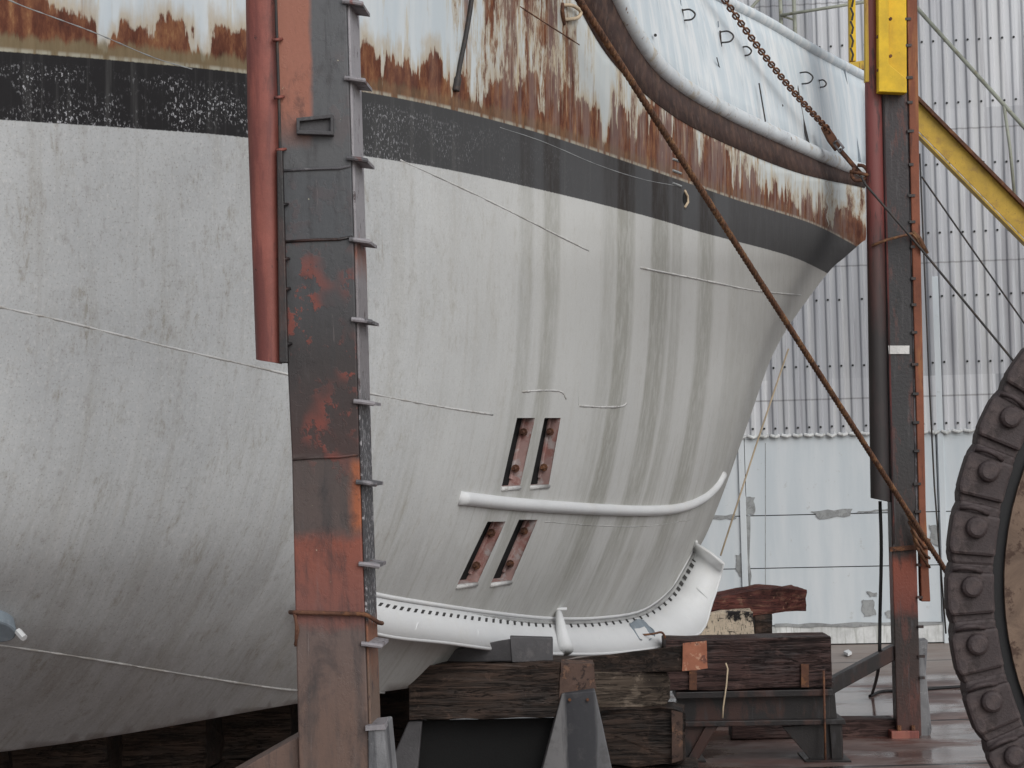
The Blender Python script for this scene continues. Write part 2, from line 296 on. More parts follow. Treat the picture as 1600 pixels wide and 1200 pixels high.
def m_post_far():
    g = G('black_post_paint')
    z = g.xyz()[2]
    n = g.noise(g.map((3, 3, .8)), 2.2, 6, .65, .3)
    t = g.math('DIVIDE', g.math('ADD', z, g.math('MULTIPLY', g.math('SUBTRACT', n, .5), .25)), 8.0)
    zp = lambda y: (CAM.z + (686 - y) * 24.0 / F) / 8.0
    c = g.ramp(t, [(0, (.07, .03, .025)), (zp(1090), (.05, .026, .022)), (zp(960), (.03, .024, .022)), (zp(945), (.14, .04, .028)), (zp(876), (.23, .06, .035)), (zp(862), (.03, .022, .02)), (zp(700), (.035, .033, .034)), (zp(400), (.03, .028, .03)), (zp(150), (.035, .026, .028)), (1, (.04, .03, .03))])
    c = g.mix(g.math('MULTIPLY', g.thr(n, .55, .66), .5), c, (.012, .012, .013))
    c = g.mix(g.math('MULTIPLY', g.thr(g.noise(g.map((4, 4, .9), (2, 2, 2)), 2.2, 8, .72), .53, .62), .55), c, (.12, .042, .032))
    c = g.mix(g.math('MULTIPLY', g.thr(g.noise(g.map((9, 9, .7), (5, 2, 2)), 2.2, 6, .7), .56, .66), .5), c, (.085, .08, .082))
    g.bump(g.noise(g.map(U), 30, 5), .3, .015)
    return g.done(c, .5, 0, .4)
MT['post_far'] = m_post_far()
def m_flake():
    g = G('flaking_side_plate')
    z = g.xyz()[2]; n = g.noise(g.map((2, 2, 1)), 2.2, 6, .65, .3)
    t = g.math('DIVIDE', g.math('ADD', z, g.math('MULTIPLY', g.math('SUBTRACT', n, .5), .5)), 7.0)
    zp = lambda y: (CAM.z + (700 - y) * 10.8 / F + .02) / 7.0
    c = g.ramp(t, [(0, (.13, .09, .07)), (zp(1080), (.15, .1, .075)), (zp(985), (.22, .09, .05)), (zp(965), (.05, .05, .053)), (zp(650), (.06, .058, .062)), (zp(600), (.2, .185, .19)), (zp(440), (.24, .22, .225)), (zp(385), (.23, .09, .06)), (zp(372), (.29, .275, .285)), (zp(0), (.34, .325, .34)), (1, (.35, .33, .35))])
    fl = g.thr(g.noise(g.map((1, 1, .7), (3, 1, 2)), 42, 5, .7), .53, .58)
    fz = g.ramp(t, [(zp(985), 0), (zp(965), 1), (zp(620), .85), (zp(560), 0)])
    c = g.mix(g.math('MULTIPLY', fl, fz), c, (.36, .35, .36))
    pk = g.thr(g.noise(g.map((1, 1, .45), (6, 1, 2)), 17, 5, .7), .6, .64)
    c = g.mix(g.math('MULTIPLY', pk, .85), c, (.06, .04, .04))
    g.bump(fl, .4, .01)
    return g.done(c, .6, 0, .35)
MT['flaking_plate'] = m_flake()
def m_far_fender():
    g = G('red_to_black_fender_paint')
    z = g.xyz()[2]; n = g.noise(g.map((4, 4, .7)), 1.8, 6, .65, .3)
    t = g.math('DIVIDE', g.math('ADD', z, g.math('MULTIPLY', g.math('SUBTRACT', n, .5), 1.6)), 8.0)
    zp = lambda y: (CAM.z + (686 - y) * 24.0 / F) / 8.0
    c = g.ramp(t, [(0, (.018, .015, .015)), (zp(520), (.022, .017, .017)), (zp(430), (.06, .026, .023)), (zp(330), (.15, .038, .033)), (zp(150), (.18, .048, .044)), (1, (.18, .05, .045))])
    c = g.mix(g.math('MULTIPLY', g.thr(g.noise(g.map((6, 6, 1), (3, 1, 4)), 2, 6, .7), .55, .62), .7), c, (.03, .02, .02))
    g.bump(n, .2, .02)
    return g.done(c, .5, 0, .4)
MT['far_fender'] = m_far_fender()

def m_deck():
    g = G('wet_rusty_deck')
    x, y, z = g.xyz()[0], g.xyz()[1], g.xyz()[2]
    n = g.noise(g.map((.5, .8, 1)), 1.0, 7, .65, .4); f = g.noise(g.map((2.5, 4, 1)), 2.5, 7, .72)
    c = g.mix(g.thr(n, .38, .62), (.085, .05, .044), (.2, .145, .13))
    c = g.mix(g.math('MULTIPLY', g.thr(g.noise(g.map((.8, 1.3, 1), (4, 4, 4)), 1, 7, .7), .52, .6), .7), c, (.1, .035, .025))
    c = g.mix(g.math('MULTIPLY', g.thr(f, .5, .7), .45), c, (.05, .036, .032))
    far = g.thr(y, 28.5, 30.5); c = g.mix(g.math('MULTIPLY', far, .6), c, (.3, .25, .215))
    k = g.math('FRACT', g.math('DIVIDE', g.math('SUBTRACT', y, 23.0), 3.3))
    k2 = g.math('FRACT', g.math('DIVIDE', g.math('SUBTRACT', y, 24.4), 1.65))
    seam = g.math('MAXIMUM', g.math('LESS_THAN', g.math('ABSOLUTE', g.math('SUBTRACT', k, .5)), .014), g.math('MULTIPLY', g.math('LESS_THAN', g.math('ABSOLUTE', g.math('SUBTRACT', k2, .5)), .008), .15))
    c = g.mix(seam, c, (.012, .01, .01))
    wet = g.math('MULTIPLY', g.thr(g.noise(g.map((.4, .8, 1), (7, 1, 1)), .9, 6, .6), .38, .55), g.math('SUBTRACT', 1.0, g.math('MULTIPLY', far, .7)))
    r = g.math('SUBTRACT', .6, g.math('MULTIPLY', wet, .48))
    g.bump(g.math('SUBTRACT', f, g.math('MULTIPLY', seam, 2)), .12, .01)
    return g.done(c, r, 0, .5)
MT['deck'] = m_deck()

def m_corr():
    g = G('corrugated_sheet')
    x = g.xyz()[0]; z = g.xyz()[2]
    sheet = g.nd('ShaderNodeTexWhiteNoise'); sheet.noise_dimensions = '2D'
    g.put(sheet.inputs['Vector'], g.comb(g.math('FLOOR', g.math('DIVIDE', x, .92)), g.math('FLOOR', g.math('DIVIDE', z, 4.4))))
    st = g.noise(g.map((3.2, 1, .12)), 1.5, 6, .6)
    c = g.mix(sheet.outputs['Value'], (.33, .34, .365), (.585, .595, .615))
    c = g.mix(g.math('MULTIPLY', g.thr(st, .45, .7), .5), c, (.6, .6, .59))
    c = g.mix(g.math('MULTIPLY', g.thr(g.noise(g.map((6, 1, .2), (3, 3, 3)), 1.3, 6), .52, .68), .55), c, (.24, .235, .255))
    lap = g.math('LESS_THAN', g.math('FRACT', g.math('DIVIDE', g.math('ADD', z, .35), 2.2)), .012)
    c = g.mix(g.math('MULTIPLY', lap, .5), c, (.12, .11, .11))
    return g.done(c, .5, 0, .4)
MT['corr'] = m_corr()
def m_panel():
    g = G('pale_blue_wall_panel')
    st = g.noise(g.map((2.5, 1, .3)), 1.3, 6, .6); n = g.noise(g.map(U), 6, 6, .65)
    c = g.mix(g.thr(st, .35, .7), (.55, .60, .63), (.63, .665, .685))
    c = g.mix(g.math('MULTIPLY', g.thr(n, .63, .7), .35), c, (.38, .38, .36))
    g.bump(n, .15, .02)
    return g.done(c, .6, 0, .3)
MT['panel'] = m_panel()
MT['skirting'] = weather('stained_white_skirting', (.62, .63, .62), [((.35, .36, .33), 4, .5, .65, (3, 1, .3), .7)], .7, .1, .2, 40)
def m_leg():
    g = G('banded_grey_leg')
    x = g.xyz()[0]; n = g.noise(g.map((5, 5, .6)), 1.6, 6, .65, .3); n2 = g.noise(g.map(U), 7, 6, .7)
    xx = g.math('ADD', x, g.math('MULTIPLY', g.math('SUBTRACT', n, .5), .16))
    c = g.ramp(g.math('DIVIDE', g.math('SUBTRACT', xx, .25), .75), [(0, (.17, .165, .165)), (.27, (.19, .185, .185)), (.32, (.045, .045, .05)), (.6, (.06, .06, .065)), (.66, (.15, .15, .155)), (1, (.2, .195, .195))])  # dark band down the middle of the leg, paler edges
    c = g.mix(g.math('MULTIPLY', g.thr(n2, .5, .68), .5), c, (.1, .095, .095))
    g.bump(n2, .4, .01)
    return g.done(c, .75, 0, .3)
MT['leg_band'] = m_leg()
def m_hub():
    g = G('tan_rusty_drum')
    n = g.noise(g.map(U), 2.6, 7, .68, .5)
    c = g.mix(g.thr(n, .35, .65), (.115, .078, .058), (.2, .138, .1))
    c = g.mix(g.math('MULTIPLY', g.thr(g.noise(g.map(U, (5, 5, 5)), 7, 7, .7), .54, .62), .8), c, (.05, .027, .02))
    g.bump(n, .4, .03)
    return g.done(c, .8, 0, .3)
MT['hub'] = m_hub()
MT['chain_iron'] = weather('dark_rusted_iron', (.056, .042, .042), [((.09, .066, .062), 7, .5, .65, U, .7), ((.025, .017, .016), 12, .52, .62, U, .7)], .6, .12, .6, 45)

# ------------------------------------------------------------------ objects
def thing(name, label, cat, loc, group=None):
    o = bpy.data.objects.new(name, None); COL.objects.link(o); o.location = loc; o.empty_display_size = .2
    o['label'] = label; o['category'] = cat
    if group: o['group'] = group
    return o
def tag(o, label=None, cat=None, group=None, kind=None):
    if label: o['label'] = label
    if cat: o['category'] = cat
    if group: o['group'] = group
    if kind: o['kind'] = kind
    return o
def wloc(p):
    v = Vector(p.location)
    while p.parent: p = p.parent; v += Vector(p.location)
    return v

class MB:
    def __init__(s): s.v = []; s.f = []; s.mi = []
    def add(s, vs, fs, mi=0):
        b = len(s.v); s.v += [Vector(q) for q in vs]; s.f += [[i + b for i in f] for f in fs]; s.mi += [mi] * len(fs)
    def prism(s, front, vec, mi=0, endmi=None):
        """front: 3D polygon, clockwise or not; extruded by vec"""
        n = len(front); vec = Vector(vec)
        fr = [Vector(p) for p in front]
        nor = Vector((0, 0, 0))
        for i in range(n): nor += (fr[i] - fr[0]).cross(fr[(i + 1) % n] - fr[0])
        if nor.dot(vec) > 0: fr.reverse()
        vs = fr + [p + vec for p in fr]
        fs = [list(range(n)), list(range(2 * n - 1, n - 1, -1))] + [[(i + 1) % n, i, i + n, (i + 1) % n + n] for i in range(n)]
        s.add(vs, fs, mi)
    def box(s, c, sx, sy, sz, rot=None, mi=0):
        c = Vector(c); R = rot or Matrix.Identity(3)
        q = [c + R @ Vector((a * sx / 2, b * sy / 2, d * sz / 2)) for d in (-1, 1) for a, b in ((-1, -1), (1, -1), (1, 1), (-1, 1))]
        s.add(q, [[3, 2, 1, 0], [4, 5, 6, 7], [0, 1, 5, 4], [1, 2, 6, 5], [2, 3, 7, 6], [3, 0, 4, 7]], mi)
    def tube(s, pts, r, n=10, caps=True, mi=0, up=None):
        pts = [Vector(p) for p in pts]; m = len(pts); rs = r if isinstance(r, (list, tuple)) else [r] * m
        vs = []; a = None
        for i, p in enumerate(pts):
            t = (pts[min(i + 1, m - 1)] - pts[max(i - 1, 0)]).normalized()
            if a is None: a = t.orthogonal().normalized()
            a = (a - t * a.dot(t)).normalized(); b = t.cross(a)
            for k in range(n):
                th = 2 * math.pi * k / n
                vs.append(p + (a * math.cos(th) + b * math.sin(th)) * rs[i])
        fs = [[i * n + k, i * n + (k + 1) % n, (i + 1) * n + (k + 1) % n, (i + 1) * n + k] for i in range(m - 1) for k in range(n)]
        if caps: fs += [list(range(n - 1, -1, -1)), list(range((m - 1) * n, m * n))]
        s.add(vs, fs, mi)
    def strip(s, A, B, mi=0):
        n = len(A); s.add(list(A) + list(B), [[i, i + 1, n + i + 1, n + i] for i in range(n - 1)], mi)
    def grid(s, rows_, mi=0):
        n = len(rows_[0]); s.add([p for r in rows_ for p in r], [[j * n + i, j * n + i + 1, (j + 1) * n + i + 1, (j + 1) * n + i] for j in range(len(rows_) - 1) for i in range(n - 1)], mi)
    def build(s, name, mats, parent=None, loc=None, smooth=False, bevel=0, solid=0, rough=0, cuts=0, label=None):
        base = wloc(parent) if parent else Vector(loc if loc is not None else (0, 0, 0))
        me = bpy.data.meshes.new(name); me.from_pydata([tuple(p - base) for p in s.v], [], s.f)
        mats = mats if isinstance(mats, (list, tuple)) else [mats]
        for m in mats: me.materials.append(m if not isinstance(m, str) else MT[m])
        me.polygons.foreach_set('material_index', s.mi)
        if rough:
            bm = bmesh.new(); bm.from_mesh(me)
            bmesh.ops.subdivide_edges(bm, edges=bm.edges[:], cuts=cuts or 5, use_grid_fill=True)
            for v in bm.verts:
                q = v.co * 4.0 + Vector((len(name), base.x, base.y))
                v.co += 1.35 * rough * (mnoise.noise_vector(q) + .7 * mnoise.noise_vector(q * 2.9))
            bm.to_mesh(me); bm.free()
        if smooth: me.polygons.foreach_set('use_smooth', [True] * len(me.polygons))
        me.update()
        o = bpy.data.objects.new(name, me); COL.objects.link(o)
        if parent: o.parent = parent
        else: o.location = base
        if bevel:
            b = o.modifiers.new('bevel', 'BEVEL'); b.width = bevel; b.segments = 2; b.limit_method = 'ANGLE'; b.angle_limit = R_(40)
        if solid:
            b = o.modifiers.new('solid', 'SOLIDIFY'); b.thickness = solid; b.offset = 0
        if label: o['label'] = label
        return o

def cat(pts, n=8):
    """Catmull-Rom through a list of tuples"""
    pts = [np.array(p, float) for p in pts]; out = []
    pp = [2 * pts[0] - pts[1]] + pts + [2 * pts[-1] - pts[-2]]
    for i in range(1, len(pp) - 2):
        p0, p1, p2, p3 = pp[i - 1:i + 3]
        for k in range(n):
            t = k / n
            out.append(.5 * (2 * p1 + (p2 - p0) * t + (2 * p0 - 5 * p1 + 4 * p2 - p3) * t * t + (3 * p1 - p0 - 3 * p2 + p3) * t ** 3))
    out.append(pts[-1]); return out
def quad(x0, y0, x1, y1, D): return [P(x0, y0, D), P(x1, y0, D), P(x1, y1, D), P(x0, y1, D)]
def poly(pts, D): return [P(q[0], q[1], q[2] if len(q) > 2 else D) for q in pts]

# ------------------------------------------------------------------ setting: deck and warehouse wall
d = MB(); d.add([(-300, -60, 0), (300, -60, 0), (300, 500, 0), (-300, 500, 0)], [[0, 1, 2, 3]])
tag(d.build('dock_deck', 'deck'), kind='structure')

B0 = onz(1390, 1006); YAW = R_(-7.3)
BX = Vector((math.cos(YAW), math.sin(YAW), 0)); BY = Vector((-BX.y, BX.x, 0))
def onwall(x, y, out=0.0):
    d_ = ray(x, y); t = (B0 - BY * out - CAM).dot(BY) / d_.dot(BY); return CAM + d_ * t
wh = thing('warehouse', 'tall warehouse of corrugated sheet over pale blue wall panels behind the ship', 'building', B0)
def wp(u, z, out=0.0): return B0 + BX * u - BY * out + Vector((0, 0, z))
zc = onwall(1390, 671).z
m = MB(); pitch = .186; n0, n1 = -150, 130
prof = []
for k in range(n0, n1):
    for fr, o in ((0, .0), (.28, .0), (.42, .038), (.5, .042), (.58, .042), (.72, .042), (.86, 0.0)):
        prof.append(((k + fr) * pitch, o))
m.strip([wp(u, 16, o + .03) for u, o in prof], [wp(u, zc - .06, o + .03) for u, o in prof])
m.build('corrugated_cladding', 'corr', wh)
m = MB()                                              # fixing bolts, one row per purlin
def wallu(x, y): return (onwall(x, y) - B0).dot(BX)
for yy in (-30, 69, 166, 261, 367, 466, 569, 664):
    z = onwall(1390, yy).z
    for k in range(-18, 22):
        if random.random() < .04: continue
        c = wp((k + .57) * pitch, z + random.uniform(-.006, .006), .075)
        m.tube([c + BY * .03, c - BY * .012], .019, 8)
tag(m.build('cladding_bolts', 'black', wh), kind='stuff')
m = MB()
m.prism([wp(-28, -.3), wp(24, -.3), wp(24, zc + .2), wp(-28, zc + .2)], BY * .3)
m.build('backing_wall', 'pit', wh)
zj = [0.33, onwall(1390, 884).z, onwall(1390, 801).z, zc - .06]
us = [-26, -18, -10, wallu(1040, 800), wallu(1166, 800), wallu(1466, 800), wallu(1466, 800) + 3.4, wallu(1466, 800) + 7, 20]
for j in range(3):
    for i in range(len(us) - 1):
        m = MB(); g_ = .008
        m.prism([wp(us[i] + g_, zj[j] + g_, .02), wp(us[i + 1] - g_, zj[j] + g_, .02), wp(us[i + 1] - g_, zj[j + 1] - g_, .02), wp(us[i] + g_, zj[j + 1] - g_, .02)], BY * .018)
        m.build('wall_panel', 'panel', wh)
m = MB(); m.prism([wp(-26, .02, .03), wp(20, .02, .03), wp(20, .32, .03), wp(-26, .32, .03)], BY * .025); m.build('skirting', 'skirting', wh)
for xx in (1161, 1473):
    u = wallu(xx, 800)
    m = MB(); m.prism([wp(u - .05, .0, .06), wp(u + .05, .0, .06), wp(u + .05, zc + (2.5 if xx > 1300 else 0), .06), wp(u - .05, zc + (2.5 if xx > 1300 else 0), .06)], BY * .03); m.build('cover_strip', 'panel', wh, bevel=.006)
for (a, b) in (((1196, 692), (1196, 935)),):
    m = MB(); m.tube([onwall(*a, .02), onwall(*b, .02)], .006, 5); m.build('panel_seam', 'caulk', wh)
def blob(px, seed, out=.032):
    rr = random.Random(seed); o = []
    n = len(px)
    for i in range(n):
        (x0, y0), (x1, y1) = px[i], px[(i + 1) % n]
        for k in range(5):
            t = k / 5; o.append(onwall(x0 + (x1 - x0) * t + rr.uniform(-2.2, 2.2), y0 + (y1 - y0) * t + rr.uniform(-1.6, 1.6), out))
    return o
for i, px in enumerate([[(1160, 776), (1178, 777), (1179, 803), (1158, 806)], [(1163, 806), (1171, 806), (1173, 925), (1165, 925)], [(1149, 870), (1160, 862), (1160, 905), (1150, 890)],
                        [(1268, 799), (1330, 795), (1328, 807), (1280, 810)], [(1105, 806), (1150, 804), (1150, 811), (1110, 812)], [(1340, 798), (1390, 795), (1390, 799), (1340, 801)],
                        [(1345, 938), (1365, 936), (1368, 960), (1350, 965)], [(1355, 925), (1372, 927), (1368, 933), (1358, 931)], [(1384, 955), (1396, 954), (1396, 965), (1385, 965)],
                        [(1452, 820), (1466, 822), (1466, 853), (1456, 850)], [(1210, 975), (1300, 974), (1480, 971), (1480, 975), (1300, 980), (1210, 980)]]):
    m = MB(); m.prism(blob(px, i, .034 if i < 10 else .045), BY * .012); m.build('filler_patch', 'caulk', wh)
m = MB(); rr = random.Random(3)                       # flashing under the cladding
for k in range(-60, 60):
    u = k * pitch
    m.tube([wp(u + .02, zc - .045, .065), wp(u + .1, zc - .075 + rr.uniform(-.015, .01), .085), wp(u + .17, zc - .05, .065)], .028, 7)
m.build('flashing', 'skirting', wh)

# pipes and beams in front of the wall
def pipe(name, pts, r, mat, label, cat_, group=None, n=10):
    q = [P(*p) for p in pts]
    m = MB(); m.tube(q, r, n)
    return tag(m.build(name, mat, loc=q[-1], smooth=True), label, cat_, group)
def slope_prism(name, px, D, th, mat):
    pass
ramp_ = thing('stair_stringer', 'sloping yellow steel beam with a rusty top edge right of the far post', 'beam', P(1640, 1200, 31))
m = MB(); m.prism(poly([(1425, 145), (2225, 957), (2225, 1005), (1425, 194)], 31), (0, .02, 0)); m.build('web', 'yellow_old', ramp_)
m = MB(); m.prism(poly([(1423, 137, 30.9), (2225, 950, 30.9), (2225, 957, 30.9), (1423, 144, 30.9)], 31), (0, .2, 0)); m.build('flange', 'rust', ramp_)
m = MB(); m.prism(poly([(1423, 194.5, 30.9), (2225, 1005.5, 30.9), (2225, 1010, 30.9), (1423, 199, 30.9)], 31), (0, .2, 0)); m.build('flange', 'yellow_old', ramp_)
hr = thing('handrail', 'thin pale green handrail slanting down above the yellow beam', 'railing', P(1640, 1100, 31.4))
m = MB(); m.tube([P(1400, -24, 31.4), P(2225, 895, 31.4)], .032, 8); m.build('rail', 'green_pipe', hr, smooth=True)
m = MB(); m.tube([P(1568, 160, 31.4), P(1578, 230, 31.4), P(1586, 312, 31.3)], .026, 8); m.build('stanchion', 'green_pipe', hr, smooth=True)
fr_ = thing('pipe_frame', 'pale green pipe frame above the bulwark in front of the corrugated wall', 'frame', P(1230, 150, 33.5))
for a, b in (((1217, -60), (1226, 190)), ((1238, -60), (1248, 190))):
    m = MB(); m.tube([P(*a, 33.5), P(*b, 33.5)], .032, 8); m.build('upright', 'green_pipe', fr_, smooth=True)
m = MB(); m.tube([P(1219, 24, 33.4), P(1352, 3, 33.2)], .026, 8); m.build('rail', 'green_pipe', fr_, smooth=True)
m = MB(); m.tube([P(1219, 24, 33.4), P(1241, 31, 33.5)], .02, 8); m.build('tie', 'green_pipe', fr_, smooth=True)
m = MB(); m.tube([P(1120, 75, 33.4), P(1200, -18, 33.4)], .028, 8); m.build('brace', 'green_pipe', fr_, smooth=True)
yl = thing('gangway_post', 'narrow yellow upright on a bracket left of the far post', 'post', P(1335, 100, 27.5))
m = MB(); m.prism(poly([(1326, -60), (1336, -60), (1338, 95), (1328, 95)], 27.5), (0, .12, 0)); m.build('upright', 'yellow', yl, bevel=.004)
m = MB(); m.prism(poly([(1310, 100), (1352, 94), (1352, 108), (1322, 110)], 27.4), (0, .35, 0)); m.build('bracket', 'ochre', yl, bevel=.004)
m = MB()
for k in range(6):
    y0 = -30 + k * 21
    m.tube([P(1329, y0, 27.46), P(1333, y0 + 10, 27.45), P(1331, y0 + 20, 27.46)], .014, 6)
m.build('wrapped_wire', 'wire', yl)

# ------------------------------------------------------------------ the ship
AX = Vector((.9, .436, 0)).normalized()
ST = P(1293, 427, 26.0)                                # stem at the lower edge of the dark band
def on_centre(x, y):                                   # where a sight line meets the ship's centre plane
    nrm = Vector((-AX.y, AX.x, 0)); d_ = ray(x, y)
    return (CAM + d_ * ((ST - CAM).dot(nrm) / d_.dot(nrm)))
sil = [(1351, 293), (1353, 340), (1353, 372), (1346, 379), (1320, 402), (1293, 427), (1237, 503), (1205, 560), (1176, 640), (1148, 720), (1128, 775), (1106, 830), (1086, 868), (1062, 915), (1035, 955)]
rowA = [(-900, 42), (-400, 52), (0, 80), (200, 96), (385, 115), (565, 143), (700, 170), (850, 210), (1000, 260), (1150, 312), (1200, 327), (1275, 352), (1346, 389)]
rowB = [(-900, 140), (-400, 158), (0, 187), (200, 200), (385, 215), (565, 243), (700, 265), (860, 300), (1000, 335), (1100, 364), (1200, 390), (1250, 406), (1293, 427)]
rA = np.array(cat(rowA)); rB = np.array(cat(rowB))
yA = lambda x: float(np.interp(x, rA[:, 0], rA[:, 1])); yB = lambda x: float(np.interp(x, rB[:, 0], rB[:, 1]))
zB = ST.z
def DB(x):
    return onz(x, yB(x), zB).y
def lean(y): return .15 * max(0, y - 300) ** 3 / 360000
_s = np.array(cat([(1347, -600), (1347, 100)] + sil + [(1000, 1000), (955, 1070), (880, 1200), (820, 1320)], 8))
_o = np.argsort(_s[:, 1]); _s = _s[_o]
XS = lambda y: float(np.interp(y, _s[:, 1], _s[:, 0]))
_dx = np.linspace(-950, 1293, 300); _dd = np.array([DB(x) for x in _dx])
_k = np.exp(-np.linspace(-2, 2, 21) ** 2); _k /= _k.sum()                 # fair the waterline
_pad = np.r_[2 * _dd[0] - _dd[10:0:-1], _dd, 2 * _dd[-1] - _dd[-2:-12:-1]]; _dd = np.convolve(_pad, _k, 'valid')
_gy = np.linspace(-700, 1400, 1051); _gx = np.interp(_gy, _s[:, 1], _s[:, 0]); _gk = np.exp(-np.linspace(-2.2, 2.2, 91) ** 2); _gk /= _gk.sum()
_gx = np.convolve(np.r_[np.full(45, _gx[0]), _gx, np.full(45, _gx[-1])], _gk, 'valid')      # faired stem line for the sections
XF = lambda y: float(np.interp(y, _gy, _gx))
def DBe(x):
    if x < -950: return _dd[0] + (x + 950) * .002
    return float(np.interp(x, _dx, _dd))
_ey = cat([(-600, 0), (60, 0), (260, .01), (500, .05), (800, .14), (950, .5), (1050, 1.05), (1175, 2.25), (1300, 3.6)], 8); _ey = np.array(_ey)
def DS(y):
    return on_centre(XS(y), y).y
_ty = np.linspace(-600, 1320, 400); _td = np.array([DS(y) for y in _ty])
def HD0(x, y):
    xs = XF(y); w = min(max(x / xs, 0), 1.0)
    lg = lean(y) * .62; xb = min(x + lg + (1293 - xs - lg) * w ** 3, 1330)
    return DBe(min(xb, 1293)) + max(0, xb - 1293) * .012 + float(np.interp(y, _ey[:, 0], _ey[:, 1])) * (1 - w ** 4) + (float(np.interp(y, _ty, _td)) - 26.0) * w ** 4 - .0011 * max(0, yB(min(x, 1293)) - y) * w
def HD(x, y):
    xs = XS(y); w = min(max(x / xs, 0), 1.0)
    return HD0(x, y) + (float(np.interp(y, _ty, _td)) - HD0(xs, y)) * w ** 16
def HP(x, y, out=0.0): return P(x, y, HD(x, y) - out)
def HN(x, y):
    a = HP(x + 4, y) - HP(x - 4, y); b = HP(x, y + 4) - HP(x, y - 4); n = a.cross(b).normalized()
    return n if n.y < 0 else -n
xsA = np.linspace(-950, 1360, 240); pl = [P(x, yB(x), DB(min(x, 1293))) for x in xsA]
cum = np.r_[0, np.cumsum([(pl[i + 1] - pl[i]).length for i in range(len(pl) - 1)])]
S0 = float(np.interp(-60, xsA, cum)); Smax = float(np.interp(1350, xsA, cum)) - S0
def S(x): return float(np.interp(x, xsA, cum)) - S0
HULL_BASE = HP(500, 1100); HULL_BASE.z = 0
ship = thing('ship', 'grey hulled ship bow with rusty topsides standing on dock blocks', 'ship', (HULL_BASE.x, HULL_BASE.y, 1.15))
top = [(-950, -420), (-400, -380), (0, -330), (385, -300), (700, -260), (845, -200), (872, -70), (908, 18), (962, 103), (1050, 180), (1150, 232), (1250, 271), (1351, 293)]
bot = [(1035, 955), (1000, 985), (950, 1012), (800, 1050), (640, 1075), (460, 1100), (200, 1146), (0, 1175), (-450, 1228), (-950, 1262)]
ring = [tuple(p) for p in cat(top, 6)] + [tuple(p) for p in cat(sil, 6)][1:] + [tuple(p) for p in cat(bot, 6)][1:]
OPEN = [[(808, 653), (836, 653), (812, 762), (783, 764)], [(851, 653), (876, 653), (857, 760), (828, 762)],
        [(762, 815), (790, 815), (745, 913), (713, 917)], [(811, 812), (840, 812), (798, 910), (766, 914)]]
verts = [Vector((x, y)) for x, y in ring]; edges = [(i, (i + 1) % len(ring)) for i in range(len(ring))]
def inside(p, pg):
    r = False; j = len(pg) - 1
    for i in range(len(pg)):
        if (pg[i][1] > p[1]) != (pg[j][1] > p[1]) and p[0] < (pg[j][0] - pg[i][0]) * (p[1] - pg[i][1]) / (pg[j][1] - pg[i][1]) + pg[i][0]: r = not r
        j = i
    return r
for q in OPEN:
    b = len(verts)
    qq = []
    for i in range(4):
        for k in range(6): t = k / 6; qq.append((q[i][0] + (q[(i + 1) % 4][0] - q[i][0]) * t, q[i][1] + (q[(i + 1) % 4][1] - q[i][1]) * t))
    verts += [Vector(p) for p in qq]; edges += [(b + i, b + (i + 1) % len(qq)) for i in range(len(qq))]
ringn = np.array(ring)
def add_grid(x0, x1, step):
    for iy, y in enumerate(np.arange(-430, 1290, step)):
        for x in np.arange(x0 + (iy % 2) * step / 2, x1, step):
            if not inside((x, y), ring): continue
            if np.min(np.hypot(ringn[:, 0] - x, ringn[:, 1] - y)) < step * .45: continue
            if any(inside((x, y), q) for q in OPEN): continue
            verts.append(Vector((x, y)))
add_grid(-950, -40, 45); add_grid(-40, 1370, 13)
vo, eo, fo, *_ = delaunay_2d_cdt(verts, edges, [], 1, 1e-4)
vo = [tuple(v) for v in vo]
keep = []
for f in fo:
    c = (sum(vo[i][0] for i in f) / len(f), sum(vo[i][1] for i in f) / len(f))
    if any(inside(c, q) for q in OPEN): continue
    keep.append(list(f))
p3 = [HP(*v) for v in vo]
CN = Vector((-AX.y, AX.x, 0))
def mirror(p): return p - CN * (2 * (p - ST).dot(CN))
nb = len(vo)
allv = p3 + [mirror(p) for p in p3]
faces = []
for f in keep:
    a, b, c = (p3[i] for i in f[:3])
    if (b - a).cross(c - a).dot(a - CAM) > 0: f = f[::-1]
    faces.append(f)
faces_m = [[i + nb for i in f[::-1]] for f in faces]
for q in OPEN: pass
# bottom plating and deck between the two sides
def nearest(p):
    return min(range(nb), key=lambda i: (vo[i][0] - p[0]) ** 2 + (vo[i][1] - p[1]) ** 2)
bi = [nearest(p) for p in [tuple(p) for p in cat(bot, 6)]]; ti = [nearest(p) for p in [tuple(p) for p in cat(top, 6)]]
flat = []
for idx in (bi, ti):
    for i in range(len(idx) - 1):
        if idx[i] != idx[i + 1]: flat.append([idx[i], idx[i + 1], idx[i + 1] + nb, idx[i] + nb])
me = bpy.data.meshes.new('hull'); base = wloc(ship)
me.from_pydata([tuple(p - base) for p in allv], [], faces + faces_m + flat)
me.materials.append(m_hull(Smax, S))
for nm, fn in (('hull_s', lambda x, y: S(x + lean(y))), ('hull_above_band', lambda x, y: (yA(x) - y) * HD(x, y) / F), ('hull_above_boot', lambda x, y: (yB(min(x, 1293)) - y) * HD(x, y) / F)):
    at = me.attributes.new(nm, 'FLOAT', 'POINT'); vals = [fn(*v) for v in vo]; at.data.foreach_set('value', vals + vals)
me.polygons.foreach_set('use_smooth', [True] * (len(faces) * 2) + [False] * len(flat)); me.update()
hull = bpy.data.objects.new('hull', me); COL.objects.link(hull); hull.parent = ship

